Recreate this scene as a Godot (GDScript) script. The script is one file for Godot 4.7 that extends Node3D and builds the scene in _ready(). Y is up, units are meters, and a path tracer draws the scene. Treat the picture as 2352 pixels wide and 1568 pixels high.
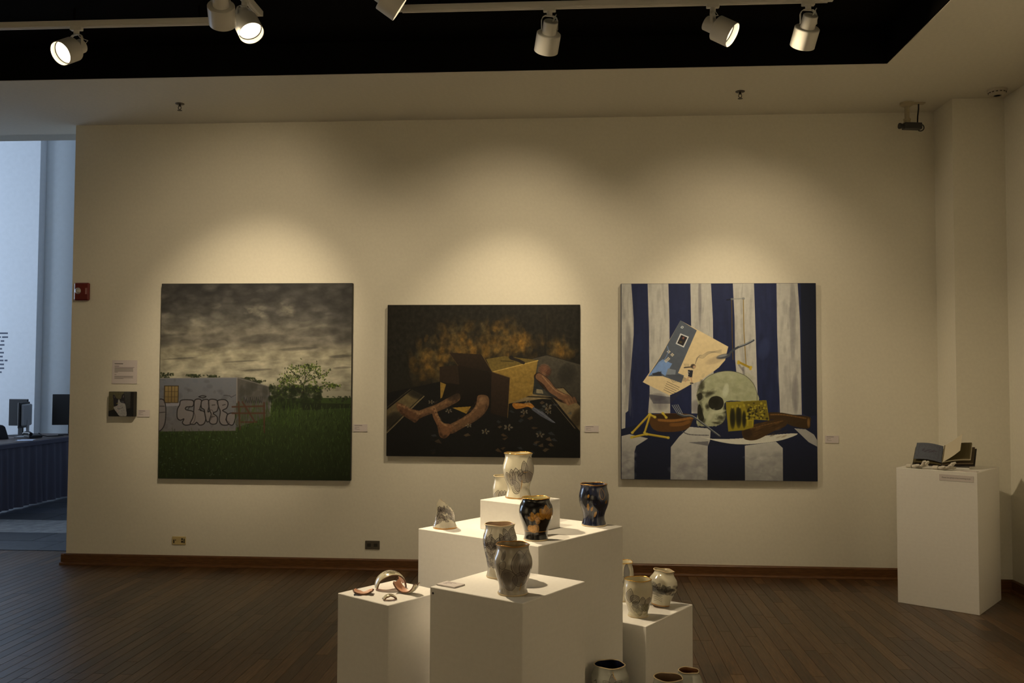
extends Node3D
# A gallery room: three paintings under track spots, white plinths with ceramic vases, a foyer with daylight beyond.

var taken := {}
var shared := {}
var rng := RandomNumberGenerator.new()

# ---------------------------------------------------------------- helpers: colours and materials
func c8(r: float, g: float, b: float) -> Color:
	return Color(r / 255.0, g / 255.0, b / 255.0)

func lin(r: float, g: float, b: float) -> Color:
	return Color(r, g, b).linear_to_srgb()

func mat(col: Color, rough := 0.6, metal := 0.0, spec := 0.5) -> StandardMaterial3D:
	var m := StandardMaterial3D.new()
	m.albedo_color = col
	m.roughness = rough
	m.metallic = metal
	m.metallic_specular = spec
	return m

func noise_tex(freq: float, seed_: int, size := 256, octaves := 4, ramp: Gradient = null) -> NoiseTexture2D:
	var n := FastNoiseLite.new()
	n.seed = seed_
	n.frequency = freq
	n.fractal_octaves = octaves
	var t := NoiseTexture2D.new()
	t.width = size
	t.height = size
	t.seamless = true
	t.noise = n
	if ramp:
		t.color_ramp = ramp
	return t

func ramp2(a: Color, b: Color) -> Gradient:
	var g := Gradient.new()
	g.set_color(0, a)
	g.set_color(1, b)
	return g

func plaster(col: Color, rough: float, tiles: float, depth: float, seed_: int) -> StandardMaterial3D:
	var m := mat(col, rough, 0.0, 0.35)
	m.albedo_texture = noise_tex(0.02, seed_ + 7, 256, 4, ramp2(Color(0.975, 0.975, 0.975), Color(1, 1, 1)))
	m.heightmap_enabled = true
	m.heightmap_scale = depth
	m.heightmap_texture = noise_tex(0.09, seed_, 256, 3)
	m.uv1_triplanar = true
	m.uv1_world_triplanar = true
	m.uv1_scale = Vector3(tiles, tiles, tiles)
	return m

# ---------------------------------------------------------------- helpers: nodes
func numbered(called: String) -> String:
	if not taken.has(called):
		taken[called] = 0
		return called
	taken[called] += 1
	return "%s_%03d" % [called, taken[called]]

func tag(o: Node, label: String, category: String, group := "") -> void:
	o.set_meta("label", label)
	o.set_meta("category", category)
	if group:
		o.set_meta("group", group)

func thing(called: String, label: String, category: String, at := Vector3.ZERO, turn := 0.0, group := "") -> Node3D:
	var o := Node3D.new()
	o.name = numbered(called)
	add_child(o)
	o.position = at
	o.rotation.y = turn
	tag(o, label, category, group)
	return o

func start() -> SurfaceTool:
	var st := SurfaceTool.new()
	st.begin(Mesh.PRIMITIVE_TRIANGLES)
	return st

func obj(called: String, st: SurfaceTool, m: Material, parent: Node = self, label := "") -> MeshInstance3D:
	var o := MeshInstance3D.new()
	o.mesh = st.commit()
	o.material_override = m
	o.name = numbered(called) if parent == self else called
	o.cast_shadow = GeometryInstance3D.SHADOW_CASTING_SETTING_ON
	parent.add_child(o, true)
	if label:
		o.set_meta("label", label)
	return o

func struct(called: String, st: SurfaceTool, m: Material, parent: Node = self) -> MeshInstance3D:
	var o := obj(called, st, m, parent)
	if parent == self:
		o.set_meta("kind", "structure")
	return o

# ---------------------------------------------------------------- helpers: shapes
func face(st: SurfaceTool, pts: Array, out: Vector3, uvs: Array = []) -> void:
	var n: Vector3 = (pts[1] - pts[0]).cross(pts[2] - pts[0]).normalized()
	var flip := n.dot(out) > 0.0
	if not flip:
		n = -n
	for k in range(1, pts.size() - 1):
		var idx := [0, k + 1, k] if flip else [0, k, k + 1]
		for i in idx:
			st.set_normal(n)
			st.set_uv(uvs[i] if uvs.size() > i else Vector2(pts[i].x + pts[i].z, pts[i].y))
			st.add_vertex(pts[i])

func box(st: SurfaceTool, c: Vector3, size: Vector3, bev := 0.0, b := Basis()) -> void:
	var h := size * 0.5
	var e: float = min(bev, min(h.x, min(h.y, h.z)) * 0.9)
	for ax in 3:
		var a1 := (ax + 1) % 3
		var a2 := (ax + 2) % 3
		for s in [-1.0, 1.0]:
			var o := Vector3.ZERO
			o[ax] = s
			var q := []
			for k in [[-1, -1], [1, -1], [1, 1], [-1, 1]]:
				var p := Vector3.ZERO
				p[ax] = s * h[ax]
				p[a1] = k[0] * (h[a1] - e)
				p[a2] = k[1] * (h[a2] - e)
				q.append(c + b * p)
			face(st, q, b * o)
			if e > 0.0:
				for s2 in [-1.0, 1.0]:       # the edge between faces ax and a1
					var r := []
					for k in [[0, -1], [1, -1], [1, 1], [0, 1]]:
						var p := Vector3.ZERO
						p[ax] = s * (h[ax] - (e if k[0] else 0.0))
						p[a1] = s2 * (h[a1] - (0.0 if k[0] else e))
						p[a2] = k[1] * (h[a2] - e)
						r.append(c + b * p)
					var o2 := o
					o2[a1] = s2
					face(st, r, b * o2)
	if e > 0.0:
		for sx in [-1.0, 1.0]:
			for sy in [-1.0, 1.0]:
				for sz in [-1.0, 1.0]:
					var s := Vector3(sx, sy, sz)
					face(st, [c + b * (s * Vector3(h.x, h.y - e, h.z - e)), c + b * (s * Vector3(h.x - e, h.y, h.z - e)), c + b * (s * Vector3(h.x - e, h.y - e, h.z))], b * s)

func span(st: SurfaceTool, lo: Vector3, hi: Vector3, bev := 0.0) -> void:
	box(st, (lo + hi) * 0.5, hi - lo, bev)

# rows of points -> smooth surface; normals point along du x dv (u along a row, v along the rows), or away when flip
func grid(st: SurfaceTool, rows: Array, closed := false, flip := false) -> void:
	var nv := rows.size()
	var nu: int = rows[0].size()
	var nor := []
	for j in nv:
		var line := PackedVector3Array()
		for i in nu:
			var il := i - 1
			var ir := i + 1
			if closed:
				il = (i - 1 + nu - 1) % (nu - 1)
				ir = (i + 1) % (nu - 1)
			else:
				il = max(il, 0)
				ir = min(ir, nu - 1)
			var du: Vector3 = rows[j][ir] - rows[j][il]
			var dv: Vector3 = rows[min(j + 1, nv - 1)][i] - rows[max(j - 1, 0)][i]
			var n := du.cross(dv)
			if n.length_squared() < 1e-16:
				n = Vector3.UP
			n = n.normalized()
			line.append(-n if flip else n)
		nor.append(line)
	for j in nv - 1:
		for i in nu - 1:
			var q := [[i, j], [i + 1, j], [i + 1, j + 1], [i, j + 1]]
			var order := [0, 1, 2, 0, 2, 3] if flip else [0, 2, 1, 0, 3, 2]
			for k in order:
				var a: int = q[k][0]
				var bb: int = q[k][1]
				st.set_normal(nor[bb][a])
				st.set_uv(Vector2(float(a) / (nu - 1), 1.0 - float(bb) / (nv - 1)))
				st.add_vertex(rows[bb][a])

func frame_of(d: Vector3) -> Array:
	var a := Vector3.UP if absf(d.normalized().y) < 0.9 else Vector3.RIGHT
	var x := d.cross(a).normalized()
	return [x, x.cross(d).normalized()]

func tube(st: SurfaceTool, path: Array, radii, seg := 8, caps := true) -> void:
	var rows := []
	var last := []
	for i in path.size():
		var d: Vector3 = path[min(i + 1, path.size() - 1)] - path[max(i - 1, 0)]
		var f := frame_of(d)
		if last.size():
			var x: Vector3 = (last[0] - d.normalized() * last[0].dot(d.normalized())).normalized()
			f = [x, x.cross(d.normalized()).normalized()]
		last = f
		var r: float = radii[i] if radii is Array else radii
		var row := PackedVector3Array()
		for k in seg + 1:
			var a := TAU * k / seg
			row.append(path[i] + (f[0] * cos(a) + f[1] * sin(a)) * r)
		rows.append(row)
	# f0 x f1 = -d, so going round runs against d: du x dv points inwards unless flipped
	grid(st, rows, true, true)
	if caps:
		for e in [0, path.size() - 1]:
			var out: Vector3 = (path[e] - path[1]) if e == 0 else (path[e] - path[e - 1])
			var ring := []
			for k in seg:
				ring.append(rows[e][k])
			face(st, ring, out)

func cyl(st: SurfaceTool, a: Vector3, b: Vector3, ra: float, rb := -1.0, seg := 24, caps := true) -> void:
	tube(st, [a, b], [ra, ra if rb < 0.0 else rb], seg, caps)

# profile of [radius, height] turned round y at c
func lathe(st: SurfaceTool, c: Vector3, prof: Array, seg := 28, b := Basis(), crisp := false) -> void:
	if crisp:
		for i in prof.size() - 1:
			lathe(st, c, [prof[i], prof[i + 1]], seg, b)
		return
	var rows := []
	for p in prof:
		var row := PackedVector3Array()
		for k in seg + 1:
			var a := TAU * k / seg
			row.append(c + b * Vector3(sin(a) * p[0], p[1], cos(a) * p[0]))
		rows.append(row)
	grid(st, rows, true, false)

func ball(st: SurfaceTool, c: Vector3, r: Vector3, seg := 14, b := Basis()) -> void:
	var rows := []
	for j in 9:
		var t := PI * (j / 8.0) - PI / 2
		var row := PackedVector3Array()
		for k in seg + 1:
			var a := TAU * k / seg
			row.append(c + b * (Vector3(sin(a) * cos(t), sin(t), cos(a) * cos(t)) * r))
		rows.append(row)
	grid(st, rows, true, false)

func arc(c: Vector3, x: Vector3, y: Vector3, r: float, a0: float, a1: float, n: int) -> Array:
	var out := []
	for i in n + 1:
		var a := lerpf(a0, a1, float(i) / n)
		out.append(c + (x * cos(a) + y * sin(a)) * r)
	return out

# ---------------------------------------------------------------- a small painting surface for flat print
class Canvas:
	var w: int
	var h: int
	var d := PackedFloat32Array()
	var ox := 0.0
	var oy := 0.0
	var sx := 1.0
	var sy := 1.0

	func _init(w_: int, h_: int, base: Color) -> void:
		w = w_
		h = h_
		d.resize(w * h * 3)
		for i in w * h:
			d[i * 3] = base.r
			d[i * 3 + 1] = base.g
			d[i * 3 + 2] = base.b

	func window(x0: float, y0: float, x1: float, y1: float) -> void:
		ox = x0
		oy = y0
		sx = w / (x1 - x0)
		sy = h / (y1 - y0)

	func dab(x: float, y: float, rx: float, ry: float, ang: float, c: Color, a: float) -> void:
		var px := (x - ox) * sx
		var py := (y - oy) * sy
		rx = maxf(rx * sx, 0.7)
		ry = maxf(ry * sy, 0.7)
		var r := maxf(rx, ry)
		var ca := cos(ang)
		var sa := sin(ang)
		for j in range(maxi(0, int(py - r)), mini(h, int(py + r) + 2)):
			for i in range(maxi(0, int(px - r)), mini(w, int(px + r) + 2)):
				var dx := i - px
				var dy := j - py
				var u := (dx * ca + dy * sa) / rx
				var v := (-dx * sa + dy * ca) / ry
				var q := 1.0 - u * u - v * v
				if q > 0.0:
					var k := a * q * (2.0 - q)
					var n := (j * w + i) * 3
					d[n] += (c.r - d[n]) * k
					d[n + 1] += (c.g - d[n + 1]) * k
					d[n + 2] += (c.b - d[n + 2]) * k

	func poly(flat: Array, c: Color, a := 1.0, c2 = null) -> void:
		var n := flat.size() / 2
		var xs := PackedFloat32Array()
		var ys := PackedFloat32Array()
		var lo := 1e9
		var hi := -1e9
		for i in n:
			xs.append((flat[i * 2] - ox) * sx)
			ys.append((flat[i * 2 + 1] - oy) * sy)
			lo = minf(lo, ys[i])
			hi = maxf(hi, ys[i])
		var b: Color = c if c2 == null else c2
		for j in range(maxi(0, int(lo)), mini(h, int(hi) + 1)):
			var f := clampf((j - lo) / maxf(hi - lo, 1.0), 0.0, 1.0)
			var col := c.lerp(b, f)
			for sub in 2:
				var yy := j + 0.25 + 0.5 * sub
				var hit := PackedFloat32Array()
				for i in n:
					var k := (i + 1) % n
					if (ys[i] <= yy) != (ys[k] <= yy):
						hit.append(xs[i] + (yy - ys[i]) / (ys[k] - ys[i]) * (xs[k] - xs[i]))
				hit.sort()
				for p in range(0, hit.size() - 1, 2):
					var x0 := clampf(hit[p], 0, w)
					var x1 := clampf(hit[p + 1], 0, w)
					for i in range(int(x0), mini(w, int(ceil(x1)))):
						var cover := minf(i + 1.0, x1) - maxf(float(i), x0)
						var kk := a * cover * (0.5 if sub == 0 else 0.5 / maxf(1.0 - 0.5 * a * cover, 0.01))
						kk = clampf(kk, 0.0, 1.0)
						var m := (j * w + i) * 3
						d[m] += (col.r - d[m]) * kk
						d[m + 1] += (col.g - d[m + 1]) * kk
						d[m + 2] += (col.b - d[m + 2]) * kk

	func line(flat: Array, width: float, c: Color, a := 1.0, closed := false) -> void:
		var n := flat.size() / 2
		var r := maxf(width * sx * 0.5, 0.45)
		for s in (n if closed else n - 1):
			var e := (s + 1) % n
			var ax: float = (flat[s * 2] - ox) * sx
			var ay: float = (flat[s * 2 + 1] - oy) * sy
			var bx: float = (flat[e * 2] - ox) * sx
			var by: float = (flat[e * 2 + 1] - oy) * sy
			var ex := bx - ax
			var ey := by - ay
			var l2 := maxf(ex * ex + ey * ey, 1e-6)
			for j in range(maxi(0, int(minf(ay, by) - r - 1)), mini(h, int(maxf(ay, by) + r + 2))):
				for i in range(maxi(0, int(minf(ax, bx) - r - 1)), mini(w, int(maxf(ax, bx) + r + 2))):
					var t := clampf(((i - ax) * ex + (j - ay) * ey) / l2, 0.0, 1.0)
					var dx := i - ax - ex * t
					var dy := j - ay - ey * t
					var k := clampf(r + 0.5 - sqrt(dx * dx + dy * dy), 0.0, 1.0) * a
					if k > 0.0:
						var m := (j * w + i) * 3
						d[m] += (c.r - d[m]) * k
						d[m + 1] += (c.g - d[m + 1]) * k
						d[m + 2] += (c.b - d[m + 2]) * k

	# brightness mottling from a noise picture stretched over the surface
	func mottle(freq: float, seed_: int, amount: float, stretch_x := 1.0, y0 := 0.0, y1 := 1.0) -> void:
		var f := FastNoiseLite.new()
		f.seed = seed_
		f.frequency = freq
		f.fractal_octaves = 4
		var nw := maxi(8, int(w / stretch_x))
		var im := f.get_image(nw, h)
		im.resize(w, h, Image.INTERPOLATE_BILINEAR)
		var by := im.get_data()
		for j in range(int(y0 * h), int(y1 * h)):
			for i in w:
				var k := 1.0 + amount * (by[j * w + i] / 127.5 - 1.0)
				var m := (j * w + i) * 3
				d[m] *= k
				d[m + 1] *= k
				d[m + 2] *= k

	# gain is applied to the linear values
	func texture(gain := Vector3.ONE) -> ImageTexture:
		var tab := []
		for ch in 3:
			var t := PackedByteArray()
			for v in 512:
				var x := v / 511.0
				var l: float = x / 12.92 if x < 0.04045 else pow((x + 0.055) / 1.055, 2.4)
				l = minf(l * gain[ch], 0.88)
				var s: float = l * 12.92 if l < 0.0031308 else 1.055 * pow(l, 1.0 / 2.4) - 0.055
				t.append(clampi(int(s * 255.0 + 0.5), 0, 255))
			tab.append(t)
		var by := PackedByteArray()
		by.resize(w * h * 3)
		for i in w * h:
			for ch in 3:
				by[i * 3 + ch] = tab[ch][clampi(int(d[i * 3 + ch] * 511.0), 0, 511)]
		return ImageTexture.create_from_image(Image.create_from_data(w, h, false, Image.FORMAT_RGB8, by))

func smooth_path(flat: Array, steps := 6, closed := false) -> Array:
	var n := flat.size() / 2
	var out := []
	for s in (n if closed else n - 1):
		var p := []
		for k in [s - 1, s, s + 1, s + 2]:
			var i: int = (k + n) % n if closed else clampi(k, 0, n - 1)
			p.append(Vector2(flat[i * 2], flat[i * 2 + 1]))
		for t in steps:
			var q: Vector2 = p[1].cubic_interpolate(p[2], p[0], p[3], float(t) / steps)
			out.append(q.x)
			out.append(q.y)
	if not closed:
		out.append(flat[n * 2 - 2])
		out.append(flat[n * 2 - 1])
	return out

# ---------------------------------------------------------------- the four pictures
func paint_field() -> ImageTexture:      # storm sky over a graffitied block hut in a meadow
	var cv := Canvas.new(700, 726, c8(60, 57, 50))
	cv.window(38, 35, 1453, 1503)
	var r := RandomNumberGenerator.new()
	r.seed = 11
	var stops := [[35, 44, 42, 37], [160, 52, 49, 43], [290, 72, 68, 58], [400, 98, 91, 74], [470, 95, 88, 72], [560, 128, 119, 92], [660, 140, 131, 103], [790, 133, 125, 99], [950, 120, 114, 90]]
	for k in stops.size() - 1:
		var a: Array = stops[k]
		var b: Array = stops[k + 1]
		cv.poly([38, a[0], 1453, a[0], 1453, b[0], 38, b[0]], c8(a[1], a[2], a[3]), 1.0, c8(b[1], b[2], b[3]))
	for i in 700:
		var y := r.randf_range(30, 800)
		var x := r.randf_range(20, 1470)
		var f := clampf((y - 30) / 650.0, 0, 1)
		var bright := r.randf() < 0.25 + 0.4 * f
		var c := c8(158, 148, 118).lerp(c8(118, 110, 92), 1.0 - f) if bright else c8(38, 36, 32).lerp(c8(92, 86, 70), f)
		var flat := lerpf(0.8, 0.16, f)
		var rx := r.randf_range(25, 90)
		cv.dab(x, y, rx, rx * flat * r.randf_range(0.5, 1.0), r.randf_range(-0.25, 0.1), c, r.randf_range(0.05, 0.2))
	for s in [[370, 350, 110, 70], [590, 560, 120, 40], [1000, 560, 260, 30], [420, 560, 120, 25], [970, 220, 60, 55], [740, 250, 70, 50], [1100, 630, 260, 30], [250, 640, 240, 28]]:
		for k in 22:
			var rr := r.randf_range(0.15, 0.5)
			cv.dab(s[0] + r.randfn() * s[2] * 0.55, s[1] + r.randfn() * s[3] * 0.5, s[2] * rr * 1.3, s[3] * rr, r.randf_range(-0.5, 0.3), c8(150, 140, 110), r.randf_range(0.05, 0.16))
	for s in [[1200, 150, 260, 150, 0.45], [200, 120, 220, 110, 0.35], [1380, 330, 110, 200, 0.5], [700, 120, 240, 80, 0.3], [800, 450, 200, 40, 0.4], [430, 500, 120, 22, 0.35], [1060, 525, 160, 14, 0.4], [750, 685, 130, 10, 0.45], [1380, 580, 100, 14, 0.45], [640, 620, 150, 7, 0.4], [180, 600, 140, 8, 0.4], [60, 470, 90, 60, 0.3], [1390, 665, 80, 10, 0.4], [150, 420, 100, 12, 0.3], [1200, 400, 220, 40, 0.3]]:
		cv.dab(s[0], s[1], s[2], s[3], -0.06, c8(48, 45, 39), s[4])
	cv.mottle(0.02, 5, 0.22, 1.6, 0.0, 0.55)
	# meadow
	cv.poly([38, 1000, 860, 1000, 900, 900, 1453, 890, 1453, 1503, 38, 1503], c8(46, 58, 25), 1.0, c8(28, 34, 16))
	# far trees
	for i in 260:
		var k := r.randi() % 6
		var base: Array = [[70, 715, 70, 38], [300, 728, 60, 22], [430, 733, 45, 22], [690, 750, 40, 18], [765, 768, 50, 18], [1380, 885, 80, 45]][k]
		cv.dab(base[0] + r.randfn() * base[2] * 0.5, base[1] + absf(r.randfn()) * base[3] * 0.7 - 6, r.randf_range(5, 14), r.randf_range(4, 9), r.randf() * 3, c8(24, 28, 17).lerp(c8(48, 54, 28), r.randf()), 0.75)
	# hut
	cv.poly([30, 752, 610, 742, 610, 1142, 30, 1152], c8(92, 92, 90), 1.0, c8(84, 79, 72))
	cv.poly([610, 742, 660, 748, 868, 815, 866, 1030, 610, 1120], c8(72, 68, 58), 1.0, c8(64, 60, 51))
	for i in 240:
		var x := r.randf_range(40, 860)
		var y := r.randf_range(755, 1120)
		if x > 610 and y < 750 + (x - 610) * 0.29:
			continue
		cv.dab(x, y, r.randf_range(6, 30), r.randf_range(4, 22), r.randf() * 0.4, [c8(58, 56, 52), c8(98, 95, 90), c8(76, 78, 82)][r.randi() % 3], r.randf_range(0.1, 0.26))
	for s in [[700, 830, 40, 60], [740, 800, 30, 50], [650, 860, 25, 70], [820, 850, 25, 60]]:
		cv.dab(s[0], s[1], s[2], s[3], 0.0, c8(45, 44, 36), 0.5)
	cv.line([612, 745, 614, 930], 7, c8(128, 118, 104), 0.7)
	cv.line([866, 818, 860, 1020], 8, c8(132, 128, 118), 0.8)
	cv.line([34, 750, 610, 743], 5, c8(118, 112, 100), 0.8)
	cv.line([612, 744, 868, 814], 5, c8(108, 102, 90), 0.8)
	# window
	cv.poly([70, 806, 180, 806, 180, 938, 70, 938], c8(52, 42, 27))
	cv.poly([78, 812, 174, 812, 174, 932, 78, 932], c8(116, 96, 56), 1.0, c8(96, 78, 44))
	for x in [102, 126, 150]:
		cv.line([x, 812, x, 932], 4 if x != 126 else 7, c8(60, 48, 30), 0.8)
	for y in [850, 890]:
		cv.line([78, y, 174, y], 4, c8(60, 48, 30), 0.8)
	cv.poly([70, 940, 188, 936, 188, 956, 74, 964], c8(112, 108, 104))
	# graffiti: pale bubble letters with dark outlines
	var pale := c8(104, 94, 84)
	var ink := c8(26, 24, 22)
	var shapes := [
		[200, 915, 270, 912, 292, 925, 285, 960, 240, 965, 236, 985, 290, 1000, 305, 1040, 290, 1085, 240, 1102, 212, 1085, 222, 1055, 195, 1065, 172, 1045, 172, 985, 188, 950],
		[300, 915, 335, 905, 352, 925, 340, 985, 372, 1000, 385, 1050, 372, 1090, 340, 1100, 318, 1080, 300, 1095, 270, 1088, 290, 1040, 296, 970],
		[352, 920, 395, 908, 410, 940, 400, 1000, 425, 985, 440, 1010, 420, 1060, 395, 1075, 380, 1030, 372, 985, 352, 970],
		[405, 915, 450, 908, 475, 930, 470, 990, 440, 1010, 470, 1040, 465, 1085, 430, 1092, 412, 1070, 425, 1020, 412, 985],
		[470, 918, 520, 908, 548, 930, 540, 970, 510, 990, 545, 1015, 535, 1060, 560, 1080, 545, 1098, 505, 1095, 485, 1060, 492, 1000, 478, 960],
		[552, 1015, 600, 1010, 604, 1050, 585, 1098, 550, 1085, 538, 1050],
		[30, 930, 62, 910, 78, 935, 86, 990, 82, 1080, 60, 1132, 30, 1130]]
	for s in shapes:
		var p := smooth_path(s, 5, true)
		cv.poly(p, pale, 0.6)
		cv.line(p, 7, ink, 0.85, true)
	cv.line(smooth_path([330, 888, 355, 880, 384, 886, 360, 896, 330, 888]), 6, ink, 0.8)
	for s in [[250, 985, 265, 960], [330, 985, 352, 985], [420, 1040, 450, 1035], [30, 1010, 78, 1005], [30, 960, 74, 960], [508, 950, 528, 945], [430, 950, 452, 948]]:
		cv.line(s, 6, ink, 0.7)
	for i in 9:
		cv.line(smooth_path([660 + i * 15, 935, 668 + i * 15, 890 + (i % 3) * 12, 676 + i * 15, 930, 690 + i * 14, 885]), 3.5, c8(40, 38, 34), 0.7)
	cv.line([515, 876, 560, 880, 572, 890, 605, 872], 4, ink, 0.6)
	# bright tree and hedge
	for i in 420:
		cv.dab(r.randf_range(860, 1230), r.randf_range(800, 960) + r.randf() * 20, r.randf_range(8, 28), r.randf_range(6, 20), r.randf() * 3, c8(22, 27, 15).lerp(c8(46, 56, 24), r.randf() * r.randf()), 0.6)
	for s in [[1090, 880, 1105, 800, 1120, 740, 1150, 690], [1105, 800, 1060, 740, 1010, 690], [1110, 780, 1190, 740, 1260, 710], [1095, 860, 1010, 800, 950, 760], [1100, 850, 1200, 820, 1290, 790, 1360, 805], [1120, 740, 1110, 680, 1130, 640]]:
		cv.line(smooth_path(s), 5, c8(34, 32, 20), 0.9)
	for i in 620:
		var tips: Array = [[1040, 690, 70, 45], [1150, 660, 60, 35], [1230, 710, 70, 45], [1110, 740, 100, 60], [1000, 760, 70, 50], [1180, 800, 110, 50], [1320, 800, 35, 14], [960, 790, 60, 60]][r.randi() % 8]
		cv.dab(tips[0] + r.randfn() * tips[2] * 0.55, tips[1] + r.randfn() * tips[3] * 0.55, r.randf_range(4, 11), r.randf_range(3, 7), r.randf() * 3, [c8(40, 48, 20), c8(66, 78, 30), c8(92, 104, 40), c8(30, 36, 17)][r.randi() % 4], 0.8)
	cv.poly([1100, 930, 1453, 935, 1453, 965, 1100, 985], c8(26, 30, 17), 0.7)
	# tall grass and gate
	for i in 260:
		var x := r.randf_range(600, 1080)
		var y := r.randf_range(960, 1120)
		cv.line([x, y, x + r.randf_range(-8, 8), y - r.randf_range(20, 80)], 3, c8(58, 78, 24).lerp(c8(34, 44, 18), r.randf()), 0.6)
	var rust := c8(64, 42, 28)
	for s in [[627, 925, 640, 1130], [815, 930, 820, 1150], [582, 962, 818, 955], [582, 1010, 822, 1008], [655, 925, 748, 1070], [640, 1076, 760, 1074]]:
		cv.line(s, 13, rust, 0.85)
	for i in 2200:
		var y := r.randf_range(960, 1500)
		var x := r.randf_range(30, 1460)
		if x < 610 and y < 1150 or x < 860 and y < 1090:
			continue
		var f := clampf((y - 960) / 540.0, 0, 1)
		cv.line([x, y, x + r.randf_range(-10, 10), y - r.randf_range(8, 34)], r.randf_range(2, 6), [c8(74, 92, 36), c8(34, 44, 19), c8(60, 72, 34), c8(22, 28, 13)][r.randi() % 4].lerp(c8(28, 34, 16), f * 0.6), 0.55)
	for i in 60:
		cv.dab(r.randf_range(40, 620), r.randf_range(1150, 1480), 7, 4, 0.0, c8(104, 112, 92), 0.35)
	return cv.texture(Vector3(1.45, 1.63, 2.2))

func paint_box() -> ImageTexture:        # legs reaching out of a cardboard box on a dark flowered carpet
	var cv := Canvas.new(760, 604, c8(27, 24, 17))
	cv.window(78, 73, 1815, 1455)
	var r := RandomNumberGenerator.new()
	r.seed = 23
	for i in 900:
		var g: Array = [[700, 330, 150, 110], [1050, 320, 170, 130], [1250, 400, 160, 90], [480, 640, 170, 140], [640, 480, 200, 110], [1640, 470, 90, 70], [1160, 470, 260, 70], [420, 560, 120, 80], [900, 480, 220, 60]][r.randi() % 9]
		var c: Color = [c8(138, 94, 28), c8(108, 76, 30), c8(88, 74, 42), c8(70, 52, 22), c8(48, 42, 24)][r.randi() % 5]
		cv.dab(g[0] + r.randfn() * g[2] * 0.6, g[1] + r.randfn() * g[3] * 0.6, r.randf_range(15, 50), r.randf_range(20, 70), r.randf_range(-0.4, 0.4), c, r.randf_range(0.06, 0.22))
	for s in [[880, 330, 60, 130, 0.35], [1420, 300, 100, 170, 0.5], [250, 300, 160, 260, 0.4], [1720, 250, 120, 220, 0.5], [900, 130, 700, 90, 0.6], [150, 600, 110, 300, 0.5], [560, 300, 60, 90, 0.25]]:
		cv.dab(s[0], s[1], s[2], s[3], 0.0, c8(28, 26, 20), s[4])
	cv.mottle(0.035, 9, 0.3, 0.8, 0.0, 0.45)
	# far corner of the room and its pale floor
	cv.poly([1395, 560, 1520, 528, 1815, 610, 1815, 960, 1560, 800, 1430, 700], c8(66, 60, 46), 0.9, c8(48, 44, 34))
	cv.line([1520, 150, 1520, 528], 5, c8(52, 44, 28), 0.6)
	cv.line([1395, 558, 1520, 528, 1815, 612], 5, c8(20, 18, 14), 0.8)
	cv.dab(1700, 700, 90, 110, 0.4, c8(30, 28, 22), 0.6)
	# carpet
	cv.poly([78, 880, 560, 775, 1180, 960, 1560, 905, 1815, 1220, 1815, 1455, 78, 1455], c8(17, 16, 14))
	cv.poly([78, 1030, 300, 845, 420, 905, 78, 1240], c8(92, 78, 46), 1.0, c8(64, 54, 36))
	cv.dab(350, 880, 110, 60, 0.3, c8(20, 18, 14), 0.8)
	cv.dab(130, 1130, 110, 70, -0.7, c8(22, 20, 15), 0.75)
	cv.line([78, 1030, 300, 848], 6, c8(14, 13, 11))
	cv.line([78, 1012, 290, 842], 3, c8(120, 102, 66), 0.7)
	cv.line([78, 1245, 415, 908], 8, c8(120, 104, 68), 0.8)
	cv.line([78, 1222, 400, 905], 5, c8(14, 13, 11))
	cv.poly([1170, 972, 1400, 880, 1420, 842, 1670, 822, 1815, 980, 1815, 1215, 1560, 915], c8(112, 94, 60), 1.0, c8(86, 72, 46))
	cv.dab(1790, 1100, 60, 110, 0.4, c8(40, 32, 18), 0.8)
	cv.line([1330, 905, 1565, 912, 1800, 1205], 9, c8(15, 14, 12))
	cv.line([1340, 920, 1552, 926, 1770, 1190], 4, c8(126, 110, 76), 0.8)
	cv.line([1420, 842, 1668, 824, 1815, 985], 6, c8(18, 16, 13))
	cv.poly([1180, 985, 1555, 928, 1765, 1195, 1815, 1300, 1815, 1455, 900, 1455], c8(16, 15, 13))
	# the box
	cv.poly([975, 568, 1140, 540, 1440, 576, 1030, 684], c8(88, 72, 32), 1.0, c8(98, 80, 36))
	cv.poly([1030, 684, 1440, 576, 1392, 888, 1172, 978, 1188, 735], c8(124, 98, 42), 1.0, c8(106, 82, 34))
	for i in 60:
		cv.dab(r.randf_range(1190, 1420), r.randf_range(650, 900), 40, 14, -0.3, [c8(140, 112, 50), c8(100, 78, 30)][i % 2], 0.12)
	cv.line([1030, 684, 1440, 578], 8, c8(164, 134, 66), 0.9)
	cv.poly([555, 640, 720, 622, 1025, 690, 1020, 1010, 850, 1000, 690, 1010, 562, 940], c8(26, 19, 13), 1.0, c8(14, 11, 8))
	cv.poly([562, 778, 615, 800, 580, 920, 565, 930], c8(112, 86, 34))
	cv.poly([672, 1012, 842, 1000, 800, 1066], c8(122, 94, 32))
	cv.poly([640, 510, 935, 525, 1032, 684, 722, 626], c8(38, 28, 18), 1.0, c8(29, 21, 14))
	cv.poly([1026, 682, 1190, 735, 1170, 1098, 1018, 1060], c8(42, 30, 20), 1.0, c8(28, 20, 13))
	cv.poly([555, 640, 720, 622, 735, 800, 562, 778], c8(38, 28, 18), 0.8)
	cv.line([935, 525, 1032, 684, 1190, 735], 6, c8(92, 72, 36), 0.8)
	cv.line([1190, 735, 1170, 1098], 5, c8(104, 80, 36), 0.8)
	cv.line([640, 510, 720, 625], 5, c8(70, 52, 28), 0.8)
	# little figure on the lid
	cv.dab(1200, 552, 26, 20, 0.2, c8(26, 22, 20), 0.95)
	cv.line([1205, 560, 1270, 580, 1310, 600], 26, c8(28, 24, 22), 0.9)
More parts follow.
